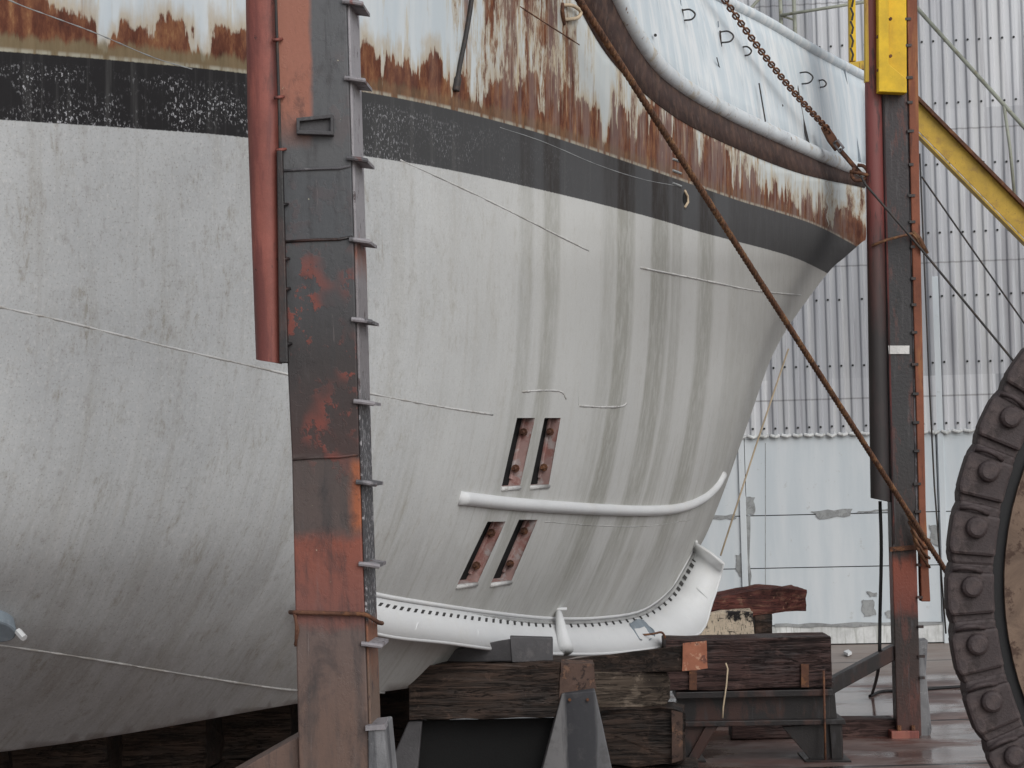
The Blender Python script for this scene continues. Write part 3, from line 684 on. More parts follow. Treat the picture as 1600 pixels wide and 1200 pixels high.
# sea chests
for q in OPEN:
    cx = sum(p[0] for p in q) / 4; cy = sum(p[1] for p in q) / 4
    n = -HN(cx, cy); din = n * .105
    Pq = [HP(*p) for p in q]; Bq = [p + din for p in Pq]
    m = MB()
    m.add(Pq + Bq, [[1, 2, 6, 5], [2, 3, 7, 6]])
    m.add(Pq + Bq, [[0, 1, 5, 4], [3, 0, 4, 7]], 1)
    m.add(Bq, [[0, 1, 2, 3]], 1)  # back and two walls coloured black for the dark depth
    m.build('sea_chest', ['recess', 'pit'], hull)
    back = lambda t, d_: Pq[1].lerp(Pq[2], t).lerp(Bq[1].lerp(Bq[2], t), d_)
    w_ = (Pq[0] - Pq[1]).normalized()
    for t in (.22, .74):
        c = back(t, .55); b = MB(); b.tube([c, c + w_ * .09], .017, 8); b.tube([c + w_ * .03, c + w_ * .045], .034, 8); b.build('lug', 'rust', hull)
    b = MB(); b.tube([back(.02, .9) + w_ * .012, back(.9, .9) + w_ * .012], .017, 7); b.build('hinge_bar', 'recess', hull)
    b = MB(); b.tube([HP(*q[3], -.01), HP(*q[2], -.01)], .02, 7); b.build('bottom_lip', 'weld', hull, smooth=True)
    c = Pq[3].lerp(Pq[0], .07) - HN(cx, cy) * .06; b = MB(); b.tube([c, c - w_ * .05], .03, 8); b.build('stud', 'dark_steel', hull)

# weld beads
def bead(pts, r, mat='weld', name='weld_bead', jit=.0):
    q = cat(pts, 10); rr = random.Random(int(pts[0][0]) + 5)
    m = MB(); L = [HP(x, y, -r * .45) for x, y in q]
    m.tube(L, [r * rr.uniform(.55, 1.3) for _ in L], 7); return m.build(name, mat, hull, smooth=True)
bead([(-200, 440), (0, 480), (100, 502), (250, 539), (450, 585), (580, 615), (680, 634), (770, 648)], .008)
bead([(625, 250), (700, 284), (760, 312), (820, 342), (920, 392)], .007)
bead([(1000, 418), (1100, 438), (1180, 454), (1252, 461)], .009)
bead([(-200, 985), (0, 1008), (150, 1030), (300, 1055), (460, 1078), (600, 1082)], .010)
bead([(815, 612), (850, 610), (876, 612), (884, 623)], .009)
bead([(905, 634), (940, 636), (970, 635), (979, 630)], .010)
bead([(903, 596), (903, 615), (904, 633)], .004)
bead([(781, 199), (850, 222), (930, 256), (1000, 279), (1060, 291)], .0035, 'caulk')
bead([(812, 10), (855, 38), (905, 70)], .008, 'rust')
bead([(-60, -35), (25, 5), (75, 24), (150, 52), (240, 90), (300, 108)], .005, 'caulk')
bead([(850, 815), (930, 821), (1010, 822), (1080, 812)], .004)
# bow bar
q = cat([(718, 778), (800, 787), (900, 794), (1000, 798), (1060, 794), (1096, 780), (1117, 762), (1129, 742)], 8)
m = MB(); m.tube([HP(x, y, .0) for x, y in q], .055, 14); m.build('bow_bar', 'white', ship, smooth=True)
# hanging cable on the topsides, mooring eye, hole
m = MB(); m.tube([HP(x, y, .03) for x, y in cat([(748, -120), (738, -10), (729, 50), (720, 95), (714, 130), (712, 142)], 8)], [.018] * 30 + [.03] * 11, 8); m.build('hanging_cable', 'wire', ship, smooth=True)
def eye(pts, r, mat, D=None, parent=ship, name='mooring_eye', out=.1):
    L = []
    for k, (x, y) in enumerate(pts): L.append(P(x, y, D(x, y) - (out if 0 < k < len(pts) - 1 else .0)))
    L = [Vector(v) for v in cat(L, 6)]
    m = MB(); m.tube(L, r, 8); return m.build(name, mat, parent, smooth=True)
eye([(878, 8), (895, 9), (907, 18), (902, 28), (880, 31)], .016, MT['cream'], HD)
eye([(878, 5), (879, 20), (881, 38)], .018, MT['rust'], HD, out=.03, name='eye_plate')
m = MB(); L = []
for k in range(14): 
    th = 2 * math.pi * k / 14; L.append(HP(1071 + 4.5 * math.cos(th), 310 + 11 * math.sin(th), .006))
m.add(L, [list(range(14))]); m.build('scupper_hole', 'pit', hull)
m = MB(); m.tube([HP(x, y, .02) for x, y in ((1070, 298), (1074, 306), (1075, 316), (1070, 324))], .013, 8); m.build('scupper_lip', 'cream', hull, smooth=True)
for (x, y) in ((1056, 250), (1056, 268), (1056, 288)):
    m = MB(); m.tube([HP(x - 5, y - 2, .006), HP(x + 8, y + 3, .006)], .012, 6); m.build('draft_mark', 'caulk', hull)

# ledge, rub rail, bulwark, top rail
topx = cat([(845, -200), (872, -70), (908, 18), (962, 103), (1050, 180), (1150, 232), (1250, 271), (1351, 293)], 8)
railx = cat([(912, -230, 16.4), (928, -100, 17.0), (964, 0, 17.75), (1010, 82, 18.6), (1062, 132, 19.6), (1140, 177, 20.95), (1220, 215, 22.5), (1300, 251, 24.5), (1354, 268, 26.0)], 7)
n = 57
def resample(L, n):
    L = [np.array(p) for p in L]; d_ = np.r_[0, np.cumsum([np.linalg.norm(L[i + 1][:2] - L[i][:2]) for i in range(len(L) - 1)])]
    t = np.linspace(0, d_[-1], n); A = np.array(L)
    return [tuple(np.interp(t, d_, A[:, k]) for k in range(A.shape[1])) for t in t]
T3 = [HP(x, y) for x, y in resample(topx, n)]
RL = resample(railx, n); R3 = [P(*p) for p in RL]
m = MB(); m.strip(T3, [p - Vector((0, 0, .05)) for p in R3]); m.strip([mirror(p) for p in T3], [mirror(p) - Vector((0, 0, .05)) for p in R3])
m.build('ledge', 'ledge', ship, smooth=True, solid=.02)
m = MB(); m.tube(R3, .088, 14); m.tube([mirror(p) for p in R3], .088, 14); m.build('rub_rail', 'rail_pipe', ship, smooth=True)
topr = resample(cat([(985, -280, 17.9), (1010, -110, 19.2), (1060, -42, 20.4), (1130, 0, 21.6), (1200, 36, 22.9), (1270, 78, 24.4), (1352, 121, 26.4)], 8), n)
TR3 = [P(*p) for p in topr]
m = MB()
rows = 7
gridp = [[R3[i].lerp(TR3[i], j / (rows - 1)) + Vector((0, -.03 * math.sin(j / (rows - 1) * math.pi), .0)) for i in range(n)] for j in range(rows)]
m.grid(gridp); m.grid([[mirror(p) for p in r] for r in gridp])
bul = m.build('bulwark', 'bulwark', ship, smooth=True, solid=.02)
m = MB(); m.tube(TR3, .068, 12); m.tube([mirror(p) for p in TR3], .068, 12); m.build('top_rail', 'bulwark', ship, smooth=True)
def BW(x, y):                                              # depth of the bulwark face at a photo point
    best = None
    for j in range(rows):
        for i in range(n):
            p = gridp[j][i]; v = ROT.transposed() @ (p - CAM); px = 800 + F * v.x / -v.z; py = 600 - F * v.y / -v.z
            dd = (px - x) ** 2 + (py - y) ** 2
            if best is None or dd < best[0]: best = (dd, p.y)
    return best[1]
for (x, y, s_) in ((1066, 18, 1.0), (1125, 52, 1.05), (1158, 76, .8), (1248, 116, 1.1), (1279, 128, .6)):
    D0 = BW(x, y) - .03
    Df = lambda a, b, D0=D0: D0
    eye([(x + 0, y - 2), (x + 12 * s_, y - 3), (x + 20 * s_, y + 4 * s_), (x + 15 * s_, y + 12 * s_), (x + 2, y + 14 * s_)], .009, MT['wire'], Df, bul)
    m = MB(); m.tube([P(x, y - 4, D0), P(x + 2, y + 20 * s_, D0)], .009, 6); m.build('eye_plate', 'wire', bul)
    m = MB()
    for dx in (-2, 3): m.tube([P(x + dx - 6, y - 18 * s_, D0 + .015), P(x + dx - 5, y - 9 * s_, D0 + .015)], .006, 5)
    m.build('weld_mark', 'bluegrey', bul)
for pts, r in (([(1240, 98), (1246, 140), (1254, 185), (1263, 224)], .016), ([(1316, 95), (1328, 170), (1345, 262)], .022), ([(1204, 200), (1218, 205), (1232, 211)], .018), ([(1186, 130), (1196, 190)], .008), ([(1120, 90), (1128, 120)], .006), ([(1205, 128), (1214, 131)], .008)):
    m = MB(); m.tube([P(x, y, BW(x, y) - .015) for x, y in pts], r, 6); m.build('plate_seam', 'wire' if r < .02 else 'bluegrey', bul)
for x, y in ((1020, 40), (1024, 55), (1190, 118), (1194, 150), (1222, 165), (1224, 170)):
    m = MB(); D0 = BW(x, y) - .01; m.tube([P(x, y, D0 + .02), P(x, y, D0 - .02)], .016, 6); m.build('bolt', 'wire', bul)

# keel guard plate round the forefoot
fin = resample(cat([(520, 915), (590, 935), (700, 953), (800, 966), (870, 971), (940, 969), (1000, 958), (1042, 928), (1066, 892), (1088, 850)], 8), 60)
fout = resample(cat([(470, 950), (590, 990), (700, 1004), (780, 1015), (850, 1021), (950, 1021), (1040, 1009), (1094, 988), (1112, 942), (1122, 912), (1130, 880)], 8), 60)
def fd(x, y): return HD(min(x, 1085), y)
FI = [P(x, y, fd(x, y) - .01) for x, y in fin]
FO = [P(x, y, HD(min(fin[i][0], 1085), fin[i][1]) - .4 * (1 - max(0, (i - 44) / 15) ** 1.3 * .55)) for i, (x, y) in enumerate(fout)]
m = MB(); MID = [a.lerp(b, .5) + Vector((0, -.02, .015)) for a, b in zip(FI, FO)]
m.grid([FI, MID, FO])
gp = m.build('guard_plate', 'white', ship, smooth=True, solid=.035)
m = MB(); m.tube([p + Vector((0, -.03, .03)) for p in FI], .02, 8); m.build('plate_lip', 'white', gp, smooth=True)
m = MB(); m.tube(FO, .019, 8); m.build('plate_rim', 'white', gp, smooth=True)
for k in np.linspace(1.5, 57, 56):
    i = int(k); fr = k - i
    a = FI[i].lerp(FI[i + 1], fr); b = FO[i].lerp(FO[i + 1], fr); dirv = (b - a).normalized(); tan = (FI[min(i + 2, 59)] - FI[i]).normalized()
    nn = tan.cross(dirv); nn = nn if nn.y < 0 else -nn
    c = a + dirv * .085 + nn * .036
    hw = .024; hh = .026
    m = MB(); m.add([c - tan * hw - dirv * hh, c + tan * hw - dirv * hh, c + tan * hw * .8 + dirv * hh, c - tan * hw * 1.1 + dirv * hh], [[0, 1, 2, 3]])
    m.build('drain_slot', 'slot_shadow', gp, solid=.008)  # dark tab on the plate stands in for a shadowed slot
GA = []; GB = []
for i in range(1, 59):
    a = FI[i]; b = FO[i]; dirv = (b - a).normalized(); tan = (FI[i + 1] - FI[i - 1]).normalized(); nn = tan.cross(dirv); nn = nn if nn.y < 0 else -nn
    GA.append(a + dirv * .01 + nn * .024); GB.append(a + dirv * .065 + nn * .026)
m = MB(); m.strip(GA, GB); m.build('gap_strip', 'gap_shadow', gp, smooth=True, solid=.006)  # grey strip stands in for the shadow in the gap
for i in (6, 14, 22, 33, 38, 42, 46, 50, 54):
    a = FI[i].lerp(FO[i], .3); b = FI[i].lerp(FO[i], .93); c = FI[i].lerp(FO[i], .6)
    m = MB(); m.tube([a + Vector((0, -.015, .0)), c + Vector((0, -.03, .015)), b + Vector((0, -.012, 0))], [.012, .018, .01], 7); m.build('plate_rib', 'white', gp, smooth=True)
D0 = HD(870, 960) - .1
m = MB(); m.tube([P(872, 953, D0 + .05), P(876, 975, D0 - .1), P(884, 1016, D0 - .35)], [.03, .045, .075], 14); m.prism(quad(861, 950, 886, 954, D0 + .0), (0, .12, 0)); m.build('strut', 'white', gp, smooth=True)
def toph(p):
    v = ROT.transposed() @ (p - CAM); return 800 + F * v.x / -v.z, 600 - F * v.y / -v.z
def on_plate(x, y):
    bst = None
    for i in range(1, 59):
        for t_ in np.linspace(0, 1, 21):
            p = FI[i].lerp(MID[i], t_ * 2) if t_ < .5 else MID[i].lerp(FO[i], t_ * 2 - 1)
            u_, v_ = toph(p); d_ = (u_ - x) ** 2 + (v_ - y) ** 2
            if bst is None or d_ < bst[0]: bst = (d_, i, p)
    i = bst[1]; dv_ = (FO[i] - FI[i]).normalized(); tn = (FI[i + 1] - FI[i - 1]).normalized(); nn_ = tn.cross(dv_); nn_ = nn_ if nn_.y < 0 else -nn_
    return bst[2], nn_
m = MB(); L = []
for x, y in cat([(984, 974), (995, 969), (1007, 971), (1015, 979), (1023, 986), (1021, 997), (1008, 1001), (995, 996), (986, 986)], 3):
    p, nn_ = on_plate(x, y); L.append(P(x, y, p.y - .10))
m.prism(L, (0, .12, .0)); an = m.build('anode', 'bluegrey', gp, bevel=.02)
m = MB(); DA = on_plate(1005, 990)[0].y - .14
m.tube([Vector(v) for v in cat([P(985, 984, DA + .03), P(990, 991, DA), P(1005, 992, DA - .02), P(1022, 990, DA), P(1033, 988, DA + .03), P(1038, 993, DA + .06), P(1039, 1001, DA + .08)], 4)], .012, 8); m.build('anode_strap', 'rust', gp, smooth=True)
# left hand anode on the hull
m = MB(); L = [HP(x, y, .0) for x, y in cat([(-35, 945), (-10, 950), (12, 958), (22, 968), (18, 980), (0, 986), (-35, 985)], 4)]
nn = HN(0, 968); m.prism([p + nn * .1 for p in L], -nn * .12); an = m.build('anode', 'bluegrey', ship, bevel=.03)
m = MB(); c = HP(24, 969, .0) + nn * .09; m.tube([c, c + nn * .06 + Vector((.03, 0, 0))], .024, 6); m.build('anode_bolt', 'white', ship)

# ------------------------------------------------------------------ the near post
PD = 10.8
def edge(x0, y0, x1, y1, y): return x0 + (x1 - x0) * (y - y0) / (y1 - y0)
gy = 1740
pb = Pz(540, 0, PD)
post = thing('dock_post', 'near steel dock post with red half-round fender and peeling grey, black and orange paint', 'post', (pb.x, PD, 0), 'steel posts of the dock')
L_ = lambda y: float(np.interp(y, [-400, 0, 568, 715, 1150, 1740], [414, 428, 449, 456, 466, 484]))
Rr = lambda y: float(np.interp(y, [-400, 0, 370, 710, 1130, 1740], [528, 541, 552, 561, 575, 597]))
ys = [-400, 0, 370, 568, 715, 960, 1150, 1738]
m = MB(); m.prism([P(L_(y), y, PD) for y in ys] + [P(Rr(y), y, PD) for y in ys[::-1]], (.0, .42, 0))
m.build('shaft', 'post', post, bevel=.008)
m = MB(); m.prism([P(Rr(y) + 1, y, PD + .03) for y in ys] + [P(Rr(y) + 5, y, PD + .03) for y in ys[::-1]], (.025, .36, 0))
m.build('side_plate', 'flaking_plate', post, bevel=.004)
for k, yy in enumerate((-122, 3, 123, 248, 375, 500, 628, 754, 882, 1007)):
    a = Rr(yy) - 6; b = Rr(yy) + 25
    m = MB(); q = cat([P(a, yy - 1, PD - .012), P((a + b) / 2, yy + .5, PD - .014), P(b, yy + 3, PD + .02)], 4)
    m.tube(q, [.013] * len(q), 8); m.prism(poly([(a + 6, yy - 4), (b, yy), (b, yy + 5), (a + 6, yy + 2)], PD + .01), (.02, .3, 0)); m.build('rung', 'side_plate', post, smooth=False)
# half round fender
def halfround(ytop, ybot, lf, rt, D, n=14, bul=.13):
    m = MB(); rings = []
    yy = np.linspace(ytop, ybot, 14)
    for y in yy:
        a = lf(y); b = rt(y)
        tl = 8 * max(0, (y - yy[-2]) / (yy[-1] - yy[-2]))
        rings.append([P(a + (b - a) * (1 - math.cos(math.pi * k / n)) / 2, y + tl * (k / n - .6), D - bul * math.sin(math.pi * k / n) ** .55) for k in range(n + 1)])
    for i in range(len(rings) - 1): m.strip(rings[i], rings[i + 1])
    for r_ in (rings[0], rings[-1]): m.add(r_, [list(range(n + 1))])
    m.add([rings[0][0], rings[-1][0], rings[-1][-1], rings[0][-1]], [[0, 1, 2, 3]])
    return m
lf = lambda y: float(np.interp(y, [-400, 0, 200, 565], [376, 384, 387, 400])); rt = lambda y: float(np.interp(y, [-400, 0, 200, 330, 565], [421, 432, 437, 437, 441]))
fm = halfround(-400, 566, lf, rt, PD + .06, bul=.085); fm.build('fender', 'red_paint', post, smooth=True)
m = MB(); m.prism(poly([(432, 235), (441, 235), (450, 567), (436, 567)], PD - .055), (0, .06, 0)); m.build('backing_bar', 'dark_steel', post, bevel=.006)  # added bar standing in for black paint beside the fender
m = MB(); q = cat([(422, -400), (431, 0), (433, 60), (436, 160), (438, 240), (442, 330), (445, 440), (448, 566)], 8); m.tube([P(x, y, PD - .03) for x, y in q], .008, 7); m.build('cable', 'wire', post, smooth=True)
for yy in (62, 152, 234, 320, 405, 452, 538):
    x = float(np.interp(yy, [0, 200, 330, 566], [431, 437, 442, 448])); m = MB(); m.tube([P(x - 7, yy + 1, PD - .035), P(x, yy, PD - .045), P(x + 8, yy - 1, PD - .01)], .009, 6); m.build('clip', 'red_paint' if yy < 300 else 'dark_steel', post, smooth=True)
for yy, mt in ((262, 'side_plate'), (373, 'dark_steel'), (713, 'post')):
    m = MB(); q = [P(L_(yy) + 1, yy + 5, PD - .002), P(490, yy + 2, PD - .004), P(530, yy + 1, PD - .004), P(Rr(yy) - 1, yy - 3, PD - .002)]; m.tube(q, .008, 6); m.build('joint_weld', mt, post, smooth=True)
m = MB(); m.prism(poly([(463, 184), (520, 178), (520, 184), (463, 190)], PD - .05), (0, .06, 0)); m.prism(poly([(463, 203), (521, 205), (521, 211), (463, 209)], PD - .05), (0, .06, 0)); m.prism(poly([(463, 188), (468, 188), (468, 206), (463, 206)], PD - .05), (0, .06, 0)); m.prism(poly([(516, 183), (521, 183), (521, 207), (516, 207)], PD - .05), (0, .06, 0)); m.prism(poly([(466, 189), (518, 184), (518, 206), (466, 206)], PD - .02), (0, .03, 0)); m.build('bracket', 'slate', post, bevel=.004)
m = MB(); m.prism(poly([(575, 1138), (600, 1134), (640, 1560), (580, 1700)], PD - .02), (0.02, .4, 0)); m.build('gusset', 'concrete', post, bevel=.01)
m = MB(); m.prism(poly([(571, 1134), (601, 1132), (603, 1140), (571, 1142)], PD - .03), (0, .3, 0)); m.build('gusset_cap', 'side_plate', post)
m = MB(); m.prism(poly([(467, 1150), (340, 1222), (60, 1385), (60, 1470), (470, 1240)], PD + .06), (0, .3, 0)); m.build('brace', 'post', post, bevel=.008)
# steel wire tied round the post
tie = [(461, 957, PD + .0), (463, 957, PD - .02), (500, 958, PD - .025), (545, 959, PD - .025), (568, 960, PD - .02), (578, 964, PD + .0), (590, 972, PD + .1), (592, 973, PD + .46), (520, 962, PD + .5), (458, 957, PD + .45), (458, 957, PD + .1), (461, 957, PD)]
m = MB(); q = [P(*p) for p in tie]; m.tube([Vector(v) for v in cat(q, 4)], .012, 7)
m.tube([P(461, 955, PD - .015), P(463, 980, PD - .03), P(462, 1010, PD - .025)], .008, 6); m.tube([P(459, 957, PD - .015), P(466, 985, PD - .03), P(461, 1008, PD - .025)], .008, 6)
tag(m.build('tie_wire', 'rust', loc=P(500, 958, PD), smooth=True), 'rusty wire tied round the near post below its orange paint', 'wire')

# ------------------------------------------------------------------ the far post
FD = 24.0
pb = onz(1418, 1152); FD = pb.y
fpost = thing('dock_post', 'far black dock post with yellow sleeve on top and red bolted foot', 'post', (pb.x, FD, 0), 'steel posts of the dock')
L2 = lambda y: float(np.interp(y, [-300, 140, 860, 1152], [1366, 1377, 1394, 1402])); R2 = lambda y: float(np.interp(y, [-300, 140, 860, 1152], [1408, 1418, 1432, 1440]))
ys = [-300, 140, 500, 860, 1150]
m = MB(); m.prism([P(L2(y), y, FD) for y in ys] + [P(R2(y), y, FD) for y in ys[::-1]], (.02, .34, 0)); m.build('shaft', 'post_far', fpost, bevel=.01)
m = MB(); m.prism([P(R2(y) + .5, y, FD + .02) for y in ys[:4]] + [P(R2(y) + 8, y, FD + .02) for y in ys[3::-1]], (.0, .3, 0)); m.build('side_plate', 'side_plate', fpost)
lf = lambda y: float(np.interp(y, [-300, 130, 780], [1348, 1351, 1360])); rt = lambda y: float(np.interp(y, [-300, 130, 780], [1368, 1378, 1392]))
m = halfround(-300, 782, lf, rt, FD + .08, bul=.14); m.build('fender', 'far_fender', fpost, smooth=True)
m = MB(); m.prism([P(x, y, FD - .05) for x, y in ((1351, -300), (1374, -300), (1375, 128), (1352, 128))], (0, .1, 0)); m.build('fender_cover', 'ochre', fpost, bevel=.01)
m = MB(); m.prism([P(x, y, FD - .02) for x, y in ((1412, -300), (1430, -300), (1437, 300), (1447, 800), (1454, 940), (1440, 940), (1428, 500), (1419, 100))], (.0, .16, 0)); m.build('channel', 'red_rust', fpost, bevel=.01)
m = MB(); m.prism(poly([(1374, -300), (1415, -300), (1417, 145), (1375, 145)], FD - .03), (0, .03, 0))
m.prism(poly([(1372, -300), (1388, -300), (1389, 100), (1415, 122), (1417, 145), (1373, 143)], FD - .2), (0, .17, 0)); m.build('sleeve', 'yellow', fpost, bevel=.008)
for k, y in enumerate((-80, 30, 58, 88, 110)):
    m = MB(); x = (1372, 1391, 1371, 1391, 1372)[k]; c = P(x, y, FD - .14); m.tube([c, c + Vector((0, -.03, 0))], .02, 6); m.build('sleeve_bolt', 'rust', fpost)
rr = random.Random(11)
for k in range(26):
    y = -60 + k * 45 + rr.uniform(-6, 6)
    if y > 1090: break
    x = R2(y) + 3
    m = MB(); c = P(x, y, FD - .01); m.box(c, .05 + rr.uniform(0, .03), .05, .03); m.build('clip', 'dark_steel', fpost)
m = MB(); q = [P(L2(y) + 3, y, FD - .01) for y in (150, 400, 700, 850)]; m.tube(q, .012, 6); m.build('edge_strip', 'red_dark', fpost)
m = MB(); m.prism(poly([(1388, 540), (1421, 540), (1421, 553), (1389, 553)], FD - .02), (0, .03, 0)); m.build('tab', 'pale_tab', fpost, label='pale painted patch plate')
m = MB(); m.prism(poly([(1391, 855), (1436, 851), (1440, 858), (1391, 862)], FD - .03), (0, .06, 0)); m.build('collar', 'rust', fpost)
m = MB(); m.prism(poly([(1393, 1143), (1436, 1142), (1437, 1158), (1393, 1158)], FD - .08), (0, .5, 0)); ft = m.build('foot', 'red_paint', fpost, bevel=.01)
for x in (1405, 1427):
    m = MB(); c = P(x, 1143, FD - .04); m.tube([c - Vector((0, 0, .02)), c + Vector((0, 0, .07))], .025, 6); m.build('foot_bolt', 'rust', ft)
m = MB(); m.prism([P(x, y, FD + .1) for x, y in ((1432, 1002), (1450, 1000), (1447, 1050), (1456, 1140), (1452, 1156), (1436, 1156))], (0.02, .3, 0)); m.build('side_board', 'concrete', fpost, bevel=.01)
m = MB(); m.prism([P(x, y, FD + .05) for x, y in ((1285, 1068), (1398, 1008), (1398, 1032), (1285, 1094))], (0, .2, 0)); m.build('brace', 'dark_steel', fpost, bevel=.008)
z0 = onz(1390, 1157)
m = MB(); m.prism([P(x, y, FD + .12) for x, y in ((1143, 1126), (1400, 1124), (1400, 1153), (1143, 1155))], (0, .35, 0)); m.build('sill_beam', 'timber_red', fpost, bevel=.015)

# ------------------------------------------------------------------ timbers, trestles, blocks
def timber(name, front, vec, mats, label, group='timber blocks under the bow', end=None, rough=.012, cat_='timber', cuts=6):
    m = MB(); m.prism(front, vec)
    c = sum((Vector(p) for p in front), Vector()) / len(front) + Vector(vec) * .5
    zmin = min(p.z for p in m.v); 
    o = m.build(name, mats, loc=Vector((c.x, c.y, zmin)), rough=rough, cuts=cuts, bevel=.012)
    return tag(o, label, cat_, group)
def endcap(o, pts, mat, name='end_grain'):
    m = MB(); m.prism(pts, (0, .012, 0)); e = m.build(name, mat, o, rough=.004, cuts=4); return e

# right trestle with its big timber
TD = 21.9
tr = thing('trestle', 'dark steel trestle with splayed feet carrying the long timber right of the bow', 'trestle', onz(1180, 1192), 'trestles under the bow')
TD = onz(1290, 1188).y
m = MB(); m.prism(poly([(1056, 1082), (1301, 1077), (1303, 1087), (1056, 1092)], TD - .05), (0, .5, 0)); m.prism(poly([(1058, 1090), (1296, 1086), (1296, 1126), (1058, 1130)], TD + .08), (0, .16, 0)); m.prism(poly([(1056, 1128), (1320, 1124), (1322, 1132), (1056, 1136)], TD - .06), (0, .5, 0)); m.build('beam', 'dark_steel', tr, bevel=.006)
for pts in ([(1268, 1132), (1316, 1130), (1318, 1186), (1266, 1186), (1222, 1136)], [(1066, 1134), (1124, 1132), (1092, 1186), (1066, 1186)]):
    m = MB(); m.prism(poly(pts, TD + .02), (0, .06, 0)); m.prism(poly([(pts[1][0] - 20, 1132), (pts[1][0] - 2, 1132), (pts[2][0] - 2, 1186), (pts[2][0] - 18, 1186)], TD - .02), (0, .4, 0))
    x0 = min(p[0] for p in pts[2:4]) - 10; x1 = max(p[0] for p in pts[2:4]) + 10
    m.prism([onz(x0, 1186, .02) + Vector((0, -.1, 0)), onz(x1, 1186, .02) + Vector((0, -.1, 0)), onz(x1, 1186, .02) + Vector((0, .5, 0)), onz(x0, 1186, .02) + Vector((0, .5, 0))], (0, 0, -.025)); m.build('leg', 'dark_steel', tr, bevel=.005)
m = MB(); m.prism(poly([(1286, 1062), (1303, 1066), (1313, 1186), (1294, 1186)], TD + .1), (0, .05, 0)); m.build('gusset', 'dark_steel', tr)
m = MB(); m.tube([P(1287, 1048, TD - .07), P(1290, 1196, TD - .12)], .012, 8); m.build('rod', 'rust', tr, smooth=True)
bt = timber('timber_beam', poly([(1040, 1000), (1298, 994), (1300, 1074), (1040, 1080)], TD - .02), (.0, .5, 0), 'timber_red', 'longest red-brown timber, lying on the trestle right of the bow', rough=.01)
for x0, y0, x1, y1 in ((1077, 1046, 1089, 1078), (1252, 1038, 1264, 1074)):
    m = MB(); m.prism(poly([(x0, y0), (x1, y0), (x1, y1), (x0, y1)], TD - .05), (0, .035, 0)); m.build('strap', 'rust', bt)
m = MB(); m.tube([P(*p, TD - .07) for p in ((1134, 1036), (1137, 1045), (1135, 1070), (1130, 1105), (1129, 1122))], .009, 6); tag(m.build('rope_end', 'cream', loc=P(1130, 1122, TD), smooth=True), 'thin frayed cord hanging down the long timber right of the bow', 'cord')

timber('timber_block', [P(1085, 945, 25.9), P(1130, 934, 25.9), P(1196, 920, 26.0), P(1260, 921, 25.8), P(1260, 954, 25.8), P(1150, 966, 25.8), P(1085, 976, 25.8)], (-.1, .5, .02), 'timber_faded_red', 'faded red timber tilted on top of the pile beside the white guard plate', rough=.02)
pc = timber('timber_block', poly([(1075, 965), (1130, 956), (1176, 955), (1180, 999), (1075, 1001)], 25.5), (0, .4, 0), 'peeling_cream', 'block with peeling cream paint under the faded red timber', rough=.012)
timber('timber_block', poly([(1180, 963), (1206, 960), (1207, 998), (1181, 998)], 25.7), (0, .4, 0), 'timber_dark', 'small dark block beside the cream painted one', rough=.01)

o_ = Pz(1080, 0, 25.45); o2_ = Pz(1225, 0, 25.45); zt = P(1150, 1000, 25.5).z
timber('timber_block', [o_, o2_, Vector((o2_.x, o2_.y, zt)), Vector((o_.x, o_.y, zt))], (0, .8, 0), 'timber_dark', 'large dark block behind the long timber, under the cream painted block', rough=.012)
# middle stack
MD = 18.7
o = timber('timber_wedge', [P(858, 1034, MD + .3), P(1068, 1008, MD), P(1066, 1050, MD), P(858, 1056, MD + .3)], (.12, .28, -.025), 'timber_dark', 'long dark wedge with a bright orange end below the guard plate', rough=.008)
endcap(o, [P(1067, 1005, MD - .02), P(1104, 1001, MD + .1), P(1106, 1044, MD + .1), P(1066, 1049, MD - .02)], 'end_orange')
o = timber('timber_block', poly([(905, 1052), (1040, 1050), (1047, 1065), (1047, 1092), (1040, 1104), (905, 1108)], MD + .1), (.03, .45, 0), 'timber_light', 'pale weathered timber with a rounded end below the dark wedge', rough=.012)
o = timber('timber_block', poly([(900, 1109), (1052, 1106), (1068, 1112), (1070, 1190), (1058, 1196), (900, 1198)], MD), (.04, .5, 0), 'timber_dark', 'rough dark timber at the bottom of the middle stack with split orange end', rough=.02)
endcap(o, poly([(1049, 1110), (1066, 1114), (1067, 1188), (1050, 1193)], MD - .035), 'end_brown')
zz = onz(1000, 1240).y
timber('timber_block', [Pz(890, .0, MD + .05), Pz(1095, .0, MD + .05), P(1090, 1197, MD + .05), P(895, 1199, MD + .05)], (.04, .5, 0), 'timber_dark', 'dark base timber on the deck under the middle stack', rough=.015)

# near trestle
ND = 17.2
nt = thing('trestle', 'near trestle with a timber top and tapering grey concrete legs', 'trestle', Pz(800, 0, ND), 'trestles under the bow')
m = MB(); m.prism(poly([(641, 1042), (650, 1038), (876, 1034), (872, 1121), (638, 1126)], ND), (.0, .4, 0)); tp = m.build('cap_timber', 'timber_dark', nt, rough=.014, cuts=7, bevel=.01)
m = MB(); m.prism([P(877, 1035, ND), P(928, 1037, ND + .16), P(930, 1076, ND + .16), P(872, 1120, ND)], (-.0, .3, 0)); m.build('cap_end', 'end_brown', nt, rough=.008, cuts=5)
def zline(pts, D): return [P(*p, D) if p[1] is not None else Pz(p[0], 0, D) for p in pts]
m = MB(); m.prism(zline([(878, 1084), (930, 1079), (985, None), (812, None)], ND - .03), (.0, .34, 0)); m.build('leg', 'leg_band', nt, bevel=.012)
m = MB(); m.prism(zline([(638, 1127), (660, 1126), (640, None), (545, None)], ND + .05), (.0, .3, 0)); m.build('leg', 'slate', nt, bevel=.012)
